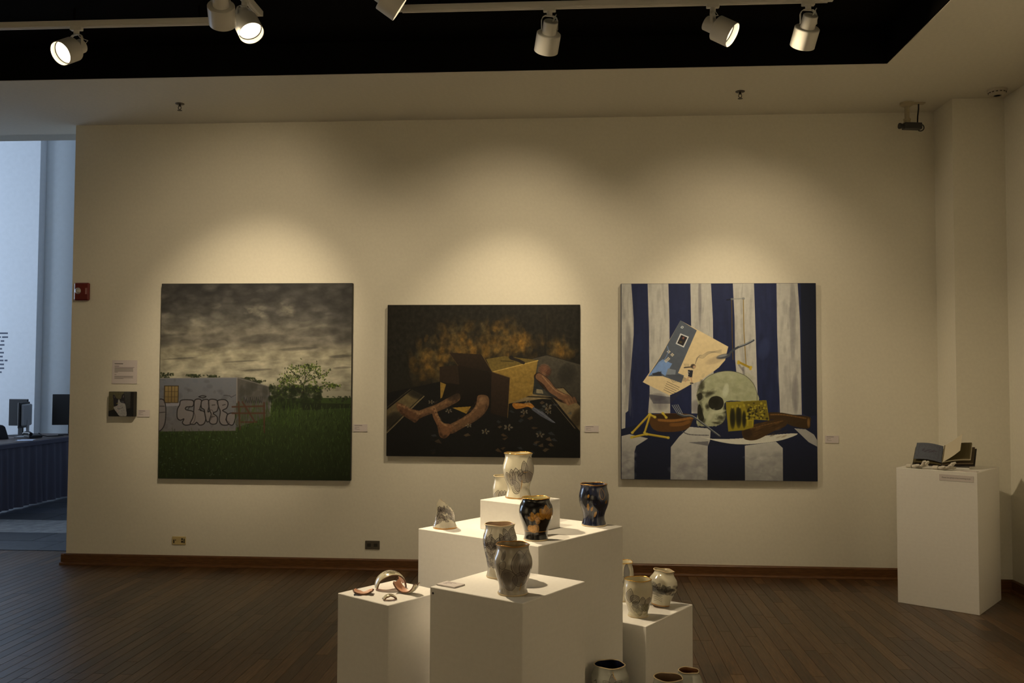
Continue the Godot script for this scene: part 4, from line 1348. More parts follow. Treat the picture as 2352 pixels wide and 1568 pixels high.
func plank_mesh(st: SurfaceTool, w: float, l: float, u0: float, v0: float, at := Vector3.ZERO, tone := Color.WHITE) -> void:
	var h := w / 2
	var e := 0.0014
	var dn := 0.0014
	var t := [Vector3(-h + e, 0, e), Vector3(h - e, 0, e), Vector3(h - e, 0, l - e), Vector3(-h + e, 0, l - e)]
	var m := [Vector3(-h, -dn, 0), Vector3(h, -dn, 0), Vector3(h, -dn, l), Vector3(-h, -dn, l)]
	var b := [Vector3(-h, -0.012, 0), Vector3(h, -0.012, 0), Vector3(h, -0.012, l), Vector3(-h, -0.012, l)]
	st.set_color(tone)
	var quads := [[t, Vector3.UP]]
	var outs := [Vector3(0, 0.7, -1), Vector3(1, 0.7, 0), Vector3(0, 0.7, 1), Vector3(-1, 0.7, 0)]
	for k in 4:
		var n := (k + 1) % 4
		quads.append([[t[k], t[n], m[n], m[k]], outs[k]])
		quads.append([[m[k], m[n], b[n], b[k]], Vector3(outs[k].x, 0, outs[k].z)])
	for q in quads:
		var pts := []
		var uv := []
		for p in q[0]:
			pts.append(p + at)
			uv.append(Vector2(u0 + p.x * 7.0, v0 + p.z * 0.55))
		face(st, pts, q[1], uv)

func build_floor() -> void:
	var st := start()
	span(st, Vector3(-6.4, -0.2, -0.52), Vector3(3.77, -0.012, 10.2))
	var floor_ := struct("floor", st, mat(lin(0.008, 0.006, 0.004), 0.9))
	var grain := noise_tex(0.02, 33, 512, 5, ramp2(Color(0.62, 0.58, 0.55), Color(1, 1, 1)))
	var tones := [c8(103, 77, 50), c8(92, 67, 43), c8(114, 87, 57), c8(82, 60, 39), c8(107, 78, 47), c8(95, 73, 51), c8(122, 93, 60)]
	var mats := []
	for c in tones:
		var m := mat(c, 0.36, 0.0, 0.5)
		m.albedo_texture = grain
		m.roughness_texture = noise_tex(0.015, 35, 256, 3, ramp2(Color(0.8, 0.8, 0.8), Color(1, 1, 1)))
		mats.append(m)
	var rest_mat := mat(Color.WHITE, 0.36, 0.0, 0.5)
	rest_mat.albedo_texture = grain
	rest_mat.vertex_color_use_as_albedo = true
	var lens_ := [0.55, 0.75, 0.95, 1.15, 1.4]
	var meshes := {}
	var pitch := 0.0695
	var boards := []
	var x := -5.73
	var col := 0
	while x < 3.56:
		var z := -0.52
		var first := true
		while z < 9.9:
			var li := rng.randi() % 5
			if first:
				li = rng.randi() % 3
				first = false
			boards.append([x + pitch / 2, z, li, rng.randi() % tones.size(), rng.randi() % 4, 0.0])
			z += lens_[li] + 0.0008
		x += pitch
		col += 1
	# the boards that show largest in the photograph are separate, the others one piece
	var eye := Vector3(0.4136, 1.5248, 7.124)
	for b in boards:
		var mid := Vector3(b[0], 0, b[1] + lens_[b[2]] / 2)
		var v := mid - eye
		var dist := v.length()
		var across: float = (b[0] - 0.4136 + (7.124 - mid.z) * 0.0684) / maxf(7.124 - mid.z, 0.1)
		var shows: bool = absf(across) < 0.60 and b[1] < 2.7 and (mid.z > 0.05 or b[0] < -3.7) and (b[1] + lens_[b[2]] > 0.1 or b[0] < -3.7)
		b[5] = lens_[b[2]] / (dist * dist * dist) if shows else -1.0
	boards.sort_custom(func(p, q): return p[5] > q[5])
	st = start()
	var made := 0
	for b in boards:
		if b[5] > 0.0 and made < 298:
			made += 1
			var key := "%d_%d" % [b[2], b[4]]
			if not meshes.has(key):
				var pm := start()
				plank_mesh(pm, pitch - 0.0012, lens_[b[2]], b[4] * 0.37, b[4] * 0.23 + b[2] * 0.17)
				meshes[key] = pm.commit()
			var o := MeshInstance3D.new()
			o.name = "plank"
			o.mesh = meshes[key]
			o.material_override = mats[b[3]]
			floor_.add_child(o, true)
			o.position = Vector3(b[0], 0, b[1])
		else:
			plank_mesh(st, pitch - 0.0012, lens_[b[2]], b[4] * 0.37, b[4] * 0.23, Vector3(b[0], 0, b[1]), tones[b[3]].srgb_to_linear())
	var rest := obj("plank_field", st, rest_mat, floor_)
	rest.set_meta("kind", "stuff")

# ---------------------------------------------------------------- the foyer beyond the opening
func build_foyer() -> void:
	var st := start()
	span(st, Vector3(-10.6, -0.2, -8.2), Vector3(-2.0, -0.012, -0.52))
	var fl := struct("foyer_floor", st, mat(c8(30, 32, 36), 0.9))
	var slate := []
	for c in [c8(66, 70, 78), c8(58, 61, 68), c8(74, 77, 84), c8(62, 68, 80)]:
		var m := mat(c, 0.42)
		m.albedo_texture = noise_tex(0.03, 44, 256, 5, ramp2(Color(0.7, 0.7, 0.72), Color(1, 1, 1)))
		m.uv1_triplanar = true
		m.uv1_world_triplanar = true
		m.uv1_scale = Vector3(1.3, 1.3, 1.3)
		slate.append(m)
	var pale := mat(c8(150, 150, 148), 0.5)
	pale.albedo_texture = slate[0].albedo_texture
	pale.uv1_triplanar = true
	pale.uv1_world_triplanar = true
	var z := -0.545
	var row := 0
	var tile_mesh := {}
	for dz in [0.43, 0.43, 0.745, 0.43, 0.43, 0.43, 0.43, 0.43, 0.43, 0.43, 0.43, 0.43, 0.43, 0.43]:
		var x := -8.0 + (0.31 if row % 2 else 0.0)
		while x < -2.4:
			var w := 0.62
			var key := str(dz)
			if not tile_mesh.has(key):
				var ts := start()
				box(ts, Vector3(w / 2, -0.006, -dz / 2), Vector3(w - 0.006, 0.012, dz - 0.006), 0.0012)
				tile_mesh[key] = ts.commit()
			var o := MeshInstance3D.new()
			o.name = "slate_tile"
			o.mesh = tile_mesh[key]
			o.material_override = pale if row == 2 else slate[rng.randi() % 4]
			fl.add_child(o, true)
			o.position = Vector3(x, rng.randf_range(-0.0008, 0.0), z)
			x += w
		z -= dz
		row += 1
	st = start()
	span(st, Vector3(-10.6, -0.05, -8.2), Vector3(-2.0, 5.4, -7.0))
	struct("wall_foyer_back", st, shared.foyer_wall)
	st = start()
	span(st, Vector3(-2.2, 0, -7.0), Vector3(-2.0, 5.4, -0.45))
	struct("wall_foyer_right", st, shared.foyer_wall)
	st = start()          # window wall: parapet, head and piers round a wide opening
	span(st, Vector3(-10.8, 0, -7.0), Vector3(-10.5, 0.6, 0.6))
	span(st, Vector3(-10.8, 4.6, -7.0), Vector3(-10.5, 5.4, 0.6))
	span(st, Vector3(-10.8, 0.6, -7.0), Vector3(-10.5, 4.6, -6.6))
	span(st, Vector3(-10.8, 0.6, -1.4), Vector3(-10.5, 4.6, 0.6))
	struct("wall_foyer_window", st, shared.foyer_wall)
	st = start()
	span(st, Vector3(-10.8, 0.0, 0.4), Vector3(-5.95, 5.4, 0.6))
	span(st, Vector3(-10.8, 3.594, -0.45), Vector3(-2.0, 5.4, -0.25))
	struct("wall_foyer_front", st, shared.foyer_wall)
	st = start()
	span(st, Vector3(-10.8, 5.4, -8.2), Vector3(-2.0, 5.6, 0.6))
	struct("ceiling_foyer", st, shared.foyer_wall)
	var win := Node3D.new()
	win.name = "window_1"
	win.set_meta("kind", "structure")
	add_child(win)
	st = start()
	for k in 5:
		span(st, Vector3(-10.68, 0.6, -6.6 + k * 1.3 - 0.03), Vector3(-10.6, 4.6, -6.6 + k * 1.3 + 0.03))
	span(st, Vector3(-10.68, 2.9, -6.6), Vector3(-10.6, 2.96, -1.4))
	obj("window_frame", st, mat(c8(90, 92, 96), 0.4, 0.6), win)
	var glass := mat(Color(0.95, 0.97, 1.0, 0.08), 0.02)
	glass.transparency = BaseMaterial3D.TRANSPARENCY_ALPHA
	for k in 4:
		st = start()
		span(st, Vector3(-10.645, 0.6, -6.57 + k * 1.3), Vector3(-10.635, 4.6, -5.33 + k * 1.3))
		obj("window_pane", st, glass, win)
	# round column, and the partition with the printed text
	st = start()
	lathe(st, Vector3(-6.93, 0, -5.62), [[0.5, 0.0], [0.5, 5.4]], 48)
	var colm := struct("trim_column", st, plaster(lin(0.62, 0.65, 0.66), 0.6, 2.0, 0.02, 8))
	colm.set_meta("label", "tall round white column in the foyer")
	var part := thing("display_partition", "tall bright white partition with printed text in the foyer", "partition", Vector3(-8.1, 0, -5.06))
	st = start()
	span(st, Vector3(-1.6, 0, -0.1), Vector3(1.015, 5.2, 0.06), 0.003)
	obj("panel", st, shared.foyer_wall, part)
	st = start()
	var rr := RandomNumberGenerator.new()
	rr.seed = 6
	for k in 11:
		var y := 2.12 - k * 0.0545
		var xe: float = [0.60, 0.605, 0.55, 0.555, 0.52, 0.55, 0.535, 0.605, 0.555, 0.56, 0.525][k]
		var xx := -0.6
		while xx < xe - 0.03:
			var l := minf(rr.randf_range(0.04, 0.13), xe - xx)
			if xe - xx - l < 0.05:
				l = xe - xx
			span(st, Vector3(xx, y - 0.011, 0.0601), Vector3(xx + l, y + 0.011, 0.0612))
			xx += l + 0.02
	obj("printed_text", st, mat(c8(64, 72, 92), 0.6), part, "rows of small dark printed text")
	# skirted table along z
	var table := thing("skirted_table", "long table with dark pleated skirt in the foyer", "table", Vector3(-6.4, 0, -3.5))
	st = start()
	span(st, Vector3(-0.4, 0.735, -1.05), Vector3(0.4, 0.757, 1.5), 0.004)
	obj("table_top", st, mat(c8(74, 62, 58), 0.5), table)
	var rows := []
	for j in 7:
		var line := PackedVector3Array()
		for i in 221:
			var zz := 1.49 - 2.53 * i / 220.0
			var f := j / 6.0
			var dep := (0.007 + 0.016 * (1.0 - f)) * (sin(i * 0.55 + 0.8 * sin(i * 0.11)) + 0.6 * sin(i * 0.23 + 1.0))
			line.append(Vector3(0.418 + dep + 0.016 * (1 - f), 0.012 + 0.733 * f, zz))
		rows.append(line)
	st = start()
	grid(st, rows, false, false)
	var cloth := mat(c8(72, 71, 86), 0.85)
	cloth.rim_enabled = true
	cloth.rim = 0.25
	obj("pleated_skirt", st, cloth, table)
	st = start()
	span(st, Vector3(0.40, 0.70, -1.04), Vector3(0.436, 0.752, 1.49), 0.003)
	obj("skirt_band", st, cloth, table)
	for lz in [-0.9, 1.3]:
		for lx in [-0.33, 0.3]:
			st = start()
			cyl(st, Vector3(lx, 0.0, lz), Vector3(lx, 0.735, lz), 0.016, 0.016, 12)
			obj("table_leg", st, shared.dark_metal, table)
	monitor("black computer monitor at the left of the skirted table", Vector3(-6.68, 0.757, -4.02), deg_to_rad(-6), 0.27, 0.34, 0.13, shared.black_plastic)
	monitor("slim grey-backed monitor turned edge-on beside the black one", Vector3(-6.44, 0.757, -3.76), deg_to_rad(-74), 0.40, 0.32, 0.12, shared.grey_plastic)
	monitor("black monitor half hidden behind the gallery wall edge", Vector3(-6.16, 0.757, -4.30), deg_to_rad(14), 0.44, 0.40, 0.13, shared.black_plastic)
	var k1 := thing("desk_phone", "black desk phone on the skirted table below the monitors", "phone", Vector3(-6.24, 0.759, -3.62), deg_to_rad(60))
	st = start()
	box(st, Vector3(0, 0.028, 0), Vector3(0.17, 0.034, 0.15), 0.01, Basis(Vector3.RIGHT, 0.1))
	obj("base", st, shared.black_plastic, k1)
	st = start()
	tube(st, [Vector3(-0.07, 0.052, -0.08), Vector3(-0.07, 0.066, -0.05), Vector3(-0.07, 0.066, 0.05), Vector3(-0.07, 0.052, 0.08)], [0.022, 0.02, 0.02, 0.024], 10)
	obj("handset", st, shared.black_plastic, k1)
	var bag := thing("computer_bag", "soft black bag at the left end of the skirted table", "bag", Vector3(-6.60, 0.757, -3.42), 0.5)
	st = start()
	rows = []
	for j in 8:
		var line := PackedVector3Array()
		for i in 25:
			var a := TAU * i / 24
			var f := j / 7.0
			line.append(Vector3(sin(a) * (0.15 - 0.04 * f), 0.004 + 0.15 * f + 0.015 * sin(a * 3) * f, cos(a) * (0.12 - 0.07 * f * f)))
		rows.append(line)
	grid(st, rows, true, false)
	face(st, Array(rows[7]).slice(0, 24), Vector3.UP)
	obj("pouch", st, mat(c8(26, 26, 30), 0.8), bag)
	st = start()
	tube(st, arc(Vector3(0, 0.14, 0.05), Vector3.RIGHT, Vector3.UP, 0.06, 0.2, PI - 0.2, 8), 0.008, 8)
	obj("carry_strap", st, shared.black_plastic, bag)
	var pap := thing("paper_sheets", "white paper sheets lying near the table edge", "paper", Vector3(-6.12, 0.757, -3.28), 0.3)
	for k in 2:
		st = start()
		box(st, Vector3(0.01 * k, 0.002 + 0.002 * k, 0.06 * k), Vector3(0.16, 0.0012, 0.24), 0.0, Basis(Vector3.UP, 0.3 * k))
		obj("sheet", st, mat(c8(190, 200, 220), 0.7), pap)
	var cab := thing("power_cable", "black cables trailing over the skirted table top", "cable", Vector3(-6.22, 0.757, -3.86))
	for k in 2:
		st = start()
		tube(st, [Vector3(-0.08, 0.05 - k * 0.03, 0.03), Vector3(-0.05, 0.02, 0.0), Vector3(0.0, 0.008, -0.03), Vector3(0.06 + k * 0.03, 0.008, -0.12), Vector3(0.10, 0.008, -0.2 - k * 0.02)], 0.006, 8)
		obj("cord", st, shared.black_plastic, cab)

func monitor(label: String, at: Vector3, turn: float, w: float, h: float, lift: float, back: Material) -> void:
	var o := thing("computer_monitor", label, "monitor", at, turn, "computer monitors on the skirted table")
	var st := start()
	box(st, Vector3(0, lift + h / 2, 0.012), Vector3(w, h, 0.022), 0.005)
	obj("bezel", st, shared.black_plastic, o)
	st = start()
	box(st, Vector3(0, lift + h / 2, -0.018), Vector3(w * 0.86, h * 0.84, 0.036), 0.012)
	obj("back_shell", st, back, o)
	st = start()
	box(st, Vector3(0, lift + h / 2, 0.0236), Vector3(w - 0.03, h - 0.03, 0.001))
	obj("screen", st, mat(c8(9, 10, 13), 0.35), o)
	st = start()
	box(st, Vector3(0, (lift + 0.1) / 2, -0.035), Vector3(0.07, lift + 0.1, 0.02), 0.004)
	obj("stand", st, back, o)
	st = start()
	box(st, Vector3(0, 0.007, 0.0), Vector3(0.24, 0.014, 0.18), 0.004)
	obj("foot", st, back, o)

# ---------------------------------------------------------------- track lights
func build_lights() -> void:
	rail("white lighting track running off the left edge of the ceiling", Vector3(-4.6, 3.70, 1.762), Vector3(-1.53, 3.733, 1.798))
	rail("short white track running from the corner towards the viewer", Vector3(-1.528, 3.735, 1.78), Vector3(-1.492, 3.768, 4.2))
	rail("long white lighting track over the dark and striped paintings", Vector3(-0.66, 3.748, 1.762), Vector3(1.935, 3.781, 1.798))
	rail("white track running towards the viewer from the long track's left end", Vector3(-0.678, 3.748, 1.80), Vector3(-0.642, 3.781, 4.2))
	rail("white lighting track over the plinths, above the picture's top edge", Vector3(-3.0, 3.74, 4.55), Vector3(1.8, 3.773, 4.586))
	rail("white lighting track at the back of the room, behind the viewer", Vector3(-3.6, 3.748, 7.6), Vector3(1.8, 3.781, 7.636))
	# label, hanging point, yoke, aim, energy, half angle of the beam
	track_head("glowing track head at far left, turned left towards the viewer", Vector3(-2.68, 3.70, 1.78), 0.085, Vector3(-3.9, 1.1, 5.4), 7.0, 22.0)
	track_head("big track head pointing down at the meadow painting", Vector3(-1.51, 3.735, 2.40), 0.12, Vector3(-2.18, 1.82, 0.0), 7.3, 21.2, 0.73, PI / 2)
	track_head("brightly glowing head beside it, facing the viewer and the plinths", Vector3(-1.51, 3.735, 2.05), 0.07, Vector3(0.12, 0.86, 3.3), 13.5, 20.0, 0.78, PI / 2)
	track_head("track head cut by the picture's top edge, turned to the right", Vector3(-0.66, 3.748, 2.28), 0.06, Vector3(3.15, 1.15, 0.8), 5.6, 17.0, 0.6, PI / 2)
	track_head("track head over the dark painting, seen from behind", Vector3(0.266, 3.748, 1.78), 0.085, Vector3(-0.2, 1.72, 0.0), 5.3, 22.0, 0.66)
	track_head("track head with bright open mouth turned to the right", Vector3(1.235, 3.748, 1.78), 0.085, Vector3(3.5, 2.1, 2.6), 7.4, 22.0)
	track_head("rightmost track head, over the striped still life", Vector3(1.79, 3.748, 1.78), 0.085, Vector3(1.50, 1.66, 0.0), 4.2, 22.0, 0.66)
	track_head("track head above the plinths, out of the picture's top", Vector3(-0.9, 3.74, 4.568), 0.085, Vector3(0.12, 0.9, 3.0), 6.6, 15.5, 0.85)
	track_head("track head behind the viewer, lighting the right wall", Vector3(1.2, 3.748, 7.618), 0.085, Vector3(3.5, 1.5, 6.0), 15.0, 30.0)
	track_head("track head behind the viewer, lighting the front wall", Vector3(-0.8, 3.748, 7.618), 0.085, Vector3(-0.8, 1.6, 10.0), 15.0, 30.0)
	track_head("track head behind the viewer, lighting the left wall", Vector3(-3.0, 3.748, 7.618), 0.085, Vector3(-5.7, 1.6, 6.4), 15.0, 30.0)

# ---------------------------------------------------------------- things on the back wall
func build_wall_things() -> void:
	picture("meadow_painting", "square painting of a graffitied hut under a stormy sky", -2.922, -1.351, 0.704, 2.276, 0.04, paint_field(), c8(36, 36, 32))
	picture("box_painting", "dark painting of bare legs reaching from a cardboard box", -1.066, 0.464, 0.902, 2.100, 0.04, paint_box(), c8(34, 30, 24))
	picture("still_life_painting", "blue and white striped still life with a skull", 0.781, 2.277, 0.741, 2.264, 0.04, paint_stripes(), c8(40, 42, 54))
	picture("cat_painting", "tiny painting of a black and white cat", -3.338, -3.126, 1.200, 1.400, 0.055, paint_cat(), c8(34, 31, 26))
	var rows := [[0.16, 0.1, 0.62, 0.06, 0.7], [0.4, 0.1, 0.42, 0.05, 0.4], [0.54, 0.1, 0.22, 0.05, 0.35], [0.68, 0.1, 0.46, 0.05, 0.4]]
	wall_label("small white label beside the cat painting", -3.117, -3.017, 1.196, 1.252, rows)
	wall_label("small white label between the meadow painting and the dark painting", -1.340, -1.227, 1.091, 1.149, rows)
	wall_label("small white label between the dark painting and the striped painting", 0.500, 0.609, 1.102, 1.152, rows)
	wall_label("small white label right of the striped still life", 2.345, 2.446, 1.033, 1.089, rows)
	var sheet := [[0.15, 0.1, 0.42, 0.03, 0.75], [0.25, 0.1, 0.27, 0.024, 0.55]]
	for k in 7:
		sheet.append([0.305 + k * 0.034, 0.1, [0.88, 0.84, 0.82, 0.85, 0.83, 0.84, 0.22][k], 0.018, 0.5])
	sheet.append([0.61, 0.1, 0.16, 0.02, 0.5])
	for k in 4:
		sheet.append([0.68 + k * 0.034, 0.1, [0.84, 0.82, 0.84, 0.45][k], 0.018, 0.5])
	wall_label("square printed text sheet above the cat painting", -3.338, -3.129, 1.464, 1.655, sheet)
	# fire alarm strobe
	var o := thing("fire_alarm", "red fire alarm with a clear strobe near the wall's left edge", "alarm", Vector3(-3.601, 2.143, 0))
	var red := mat(c8(104, 15, 13), 0.35)
	var st := start()
	span(st, Vector3(-0.061, 0, 0.0), Vector3(0.061, 0.143, 0.034), 0.008)
	obj("housing", st, red, o)
	st = start()
	ball(st, Vector3(-0.026, 0.077, 0.032), Vector3(0.026, 0.027, 0.02), 18)
	obj("strobe_lens", st, mat(c8(196, 192, 190), 0.08, 0.3), o, "clear domed strobe lens")
	st = start()
	for k in 3:
		span(st, Vector3(0.036 + k * 0.006, 0.05, 0.0335), Vector3(0.039 + k * 0.006, 0.1, 0.0348))
	obj("side_lettering", st, mat(c8(196, 150, 150), 0.5), o)
	# power outlet with a jack, and a grey blank plate
	o = thing("power_outlet", "cream electrical outlet low under the meadow painting", "outlet", Vector3(-2.7535, 0.174, 0))
	st = start()
	span(st, Vector3(-0.0565, 0, 0), Vector3(0.0565, 0.065, 0.007), 0.002)
	obj("cover_plate", st, mat(c8(196, 178, 128), 0.4), o)
	for b in [[-0.045, 0.012, 0.009, 0.028], [0.040, 0.012, 0.009, 0.036], [0.020, 0.038, 0.014, 0.013], [0.020, 0.016, 0.016, 0.016], [-0.03, 0.033, 0.007, 0.007]]:
		st = start()
		span(st, Vector3(b[0], b[1], 0.0065), Vector3(b[0] + b[2], b[1] + b[3], 0.0078))
		obj("socket_slot", st, mat(c8(28, 24, 18), 0.6), o)
	o = thing("power_outlet", "dark grey outlet plate low between the two left paintings", "outlet", Vector3(-1.177, 0.163, 0))
	st = start()
	span(st, Vector3(-0.058, 0, 0), Vector3(0.058, 0.067, 0.007), 0.002)
	obj("cover_plate", st, mat(c8(82, 76, 66), 0.4), o)
	for b in [[-0.042, 0.02, 0.03, 0.026], [0.012, 0.02, 0.03, 0.026]]:
		st = start()
		span(st, Vector3(b[0], b[1], 0.0065), Vector3(b[0] + b[2], b[1] + b[3], 0.0078), 0.001)
		obj("socket_slot", st, mat(c8(44, 40, 36), 0.5), o)

# ---------------------------------------------------------------- plinths and ceramics
func build_plinths() -> void:
	plinth("display_plinth", "widest white plinth in the middle, carrying the white box", 0.183, 3.081, 0.86, 0.66, 0.635, 34.5)
	plinth("display_box", "small white box on the widest plinth, under the tall vase", 0.178, 3.106, 0.988, 0.25, 0.256, 34.7, 0.86)
	var fp := plinth("display_plinth", "front white plinth with two grey vases and a card", 0.175, 3.771, 0.765, 0.41, 0.41, 31.7)
	plinth("display_plinth", "low left white plinth with broken pottery on it", -0.284, 3.658, 0.70, 0.288, 0.29, 36.4)
	plinth("display_plinth", "low right white plinth with three vases, partly in shadow", 0.679, 2.658, 0.41, 0.45, 0.494, 32.0)
	plinth("display_platform", "very low white platform with three vases at the bottom edge", 0.745, 3.429, 0.12, 0.63, 0.69, 34.5)
	# small star mark on the front plinth's left face
	var st := start()
	var star := []
	for k in 8:
		var a := TAU * k / 8.0
		var r := 0.006 if k % 2 == 0 else 0.002
		star.append(Vector3(-0.19 + sin(a) * r, 0.765 - 0.022 + cos(a) * r, 0.2054))
	face(st, star, Vector3.BACK)
	obj("star_mark", st, mat(c8(44, 42, 52), 0.6), fp, "tiny dark star mark")
	var card := thing("title_card", "small white card lying on the front plinth's left corner", "card", Vector3(-0.035, 0.765, 3.81), -deg_to_rad(31.7))
	st = start()
	box(st, Vector3(0, 0.0032, 0), Vector3(0.086, 0.0045, 0.062), 0.0004)
	obj("mount_board", st, shared.board, card)
	st = start()
	for k in 3:
		span(st, Vector3(-0.03, 0.00546, -0.02 + k * 0.012), Vector3(0.012 - k * 0.012, 0.0056, -0.0165 + k * 0.012))
	obj("printed_lines", st, mat(c8(96, 90, 92), 0.7), card)
	var white_in := c8(206, 198, 168)
	var mm := 0.001
	vase("tall white vase with flower drawings and gold rim, on the white box", Vector3(0.166, 0.988, 3.06), 0.199, [[0, 57 * mm], [0.03, 58 * mm], [0.1, 54 * mm], [0.2, 50 * mm], [0.3, 53 * mm], [0.45, 63 * mm], [0.6, 70 * mm], [0.72, 69 * mm], [0.85, 62 * mm], [0.93, 58 * mm], [0.98, 60 * mm], [1, 62.5 * mm]], "lily", 0.0, white_in, shared.gold, shared.bronze)
	vase("small white cup half hidden behind the tall white vase", Vector3(0.085, 0.86, 2.79), 0.196, [[0, 46 * mm], [0.1, 42 * mm], [0.25, 46 * mm], [0.5, 57 * mm], [0.7, 59 * mm], [0.88, 50 * mm], [0.95, 49 * mm], [1, 53 * mm]], "tulip", 0.4, white_in, shared.clay, shared.clay)
	vase("glossy black vase with gold leaf flowers", Vector3(0.259, 0.86, 3.384), 0.172, [[0, 49 * mm], [0.05, 50 * mm], [0.12, 48 * mm], [0.22, 50 * mm], [0.4, 59 * mm], [0.58, 68 * mm], [0.7, 70 * mm], [0.83, 65 * mm], [0.93, 56 * mm], [0.97, 55 * mm], [1, 57 * mm]], "black", 0.0, c8(196, 186, 140), shared.gold, shared.clay)
	vase("dark blue vase with gold petals at the plinth's right corner", Vector3(0.505, 0.86, 2.998), 0.186, [[0, 54 * mm], [0.05, 55 * mm], [0.1, 51 * mm], [0.2, 48 * mm], [0.32, 51 * mm], [0.48, 62 * mm], [0.62, 68 * mm], [0.74, 67 * mm], [0.88, 60 * mm], [0.95, 58 * mm], [1, 60 * mm]], "blue", 0.0, c8(34, 38, 58), shared.bronze, shared.clay)
	vase("smoky grey vase standing in front on the front plinth", Vector3(0.2, 0.765, 3.915), 0.173, [[0, 52 * mm], [0.04, 53 * mm], [0.1, 49 * mm], [0.2, 51 * mm], [0.38, 60 * mm], [0.58, 68 * mm], [0.72, 67 * mm], [0.87, 58 * mm], [0.95, 55 * mm], [1, 58 * mm]], "smoke", 0.0, c8(150, 134, 104), shared.bronze, shared.clay)
	vase("white vase with dense black flower drawings behind the smoky vase", Vector3(0.132, 0.765, 3.65), 0.2, [[0, 50 * mm], [0.04, 51 * mm], [0.1, 48 * mm], [0.2, 48 * mm], [0.4, 56 * mm], [0.6, 64 * mm], [0.74, 65 * mm], [0.88, 57 * mm], [0.95, 54 * mm], [1, 57 * mm]], "magnolia", 0.0, c8(170, 140, 110), shared.clay, shared.clay)
	vase("white vase with flower band at the right plinth's front", Vector3(0.717, 0.41, 2.806), 0.172, [[0, 47 * mm], [0.04, 48 * mm], [0.1, 45 * mm], [0.2, 50 * mm], [0.4, 60 * mm], [0.6, 66 * mm], [0.8, 66 * mm], [0.92, 62 * mm], [1, 62 * mm]], "crocus", 0.0, white_in, shared.gold, shared.clay)
	vase("round leaning vase with dark smoky band on the right plinth", Vector3(0.838, 0.4172, 2.615), 0.168, [[0, 44 * mm], [0.06, 46 * mm], [0.2, 50 * mm], [0.4, 66 * mm], [0.58, 72 * mm], [0.74, 66 * mm], [0.88, 50 * mm], [0.95, 46 * mm], [1, 51 * mm]], "ink", 0.0, c8(180, 168, 140), shared.clay, shared.bronze, 0.03, 0.002, Vector2(-0.03, -0.12))
	vase("white vase half hidden behind the widest plinth's right edge", Vector3(0.655, 0.41, 2.51), 0.192, [[0, 44 * mm], [0.1, 43 * mm], [0.3, 50 * mm], [0.6, 62 * mm], [0.8, 60 * mm], [0.93, 55 * mm], [1, 58 * mm]], "tulip", -0.5, white_in, shared.gold, shared.clay)
	vase("grey vase with dark blue inside, cut by the bottom edge", Vector3(0.566, 0.12, 3.262), 0.205, [[0, 52 * mm], [0.1, 50 * mm], [0.3, 58 * mm], [0.6, 76 * mm], [0.78, 78 * mm], [0.92, 66 * mm], [1, 64 * mm]], "grey", 0.0, c8(26, 30, 52), shared.clay, shared.clay)
	vase("pale vase at the bottom edge, left of the smaller one", Vector3(0.808, 0.12, 3.274), 0.161, [[0, 48 * mm], [0.1, 46 * mm], [0.4, 58 * mm], [0.7, 66 * mm], [0.9, 60 * mm], [1, 60 * mm]], "grey", 1.2, c8(96, 76, 58), shared.clay, shared.clay)
	vase("smaller pale vase behind, at the bottom right", Vector3(0.905, 0.12, 3.167), 0.158, [[0, 40 * mm], [0.1, 42 * mm], [0.4, 56 * mm], [0.7, 60 * mm], [0.88, 50 * mm], [0.95, 43 * mm], [1, 45 * mm]], "grey", 2.4, c8(110, 72, 44), shared.clay, shared.clay)
	broken_vase()
	var g: Material = glaze("crocus")
	shard("arched pottery shard standing like a bridge on the left plinth", Vector3(-0.30, 0.706, 3.60), Vector3(-1.35, 0.5, 0.0), Vector3(0.062, 0.075, 0.062), -1.5, 1.5, -0.25, 0.62, 3, g)
	shard("small pink-lined shard at the left plinth's left corner", Vector3(-0.385, 0.733, 3.70), Vector3(1.62, 0.15, 0.0), Vector3(0.05, 0.05, 0.034), -0.9, 0.9, -0.4, 0.5, 8, shared.dark_glaze)
	shard("curved pink-lined shard lying open at the plinth's right", Vector3(-0.225, 0.757, 3.672), Vector3(1.62, -0.35, 0.1), Vector3(0.058, 0.05, 0.058), -1.25, 1.25, -0.5, 0.5, 15, g)
	shard("smallest shard, lying at the left plinth's front corner", Vector3(-0.268, 0.682, 3.775), Vector3(-1.5, 0.3, 0.1), Vector3(0.034, 0.034, 0.040), -0.9, 0.9, -0.35, 0.4, 21, g)

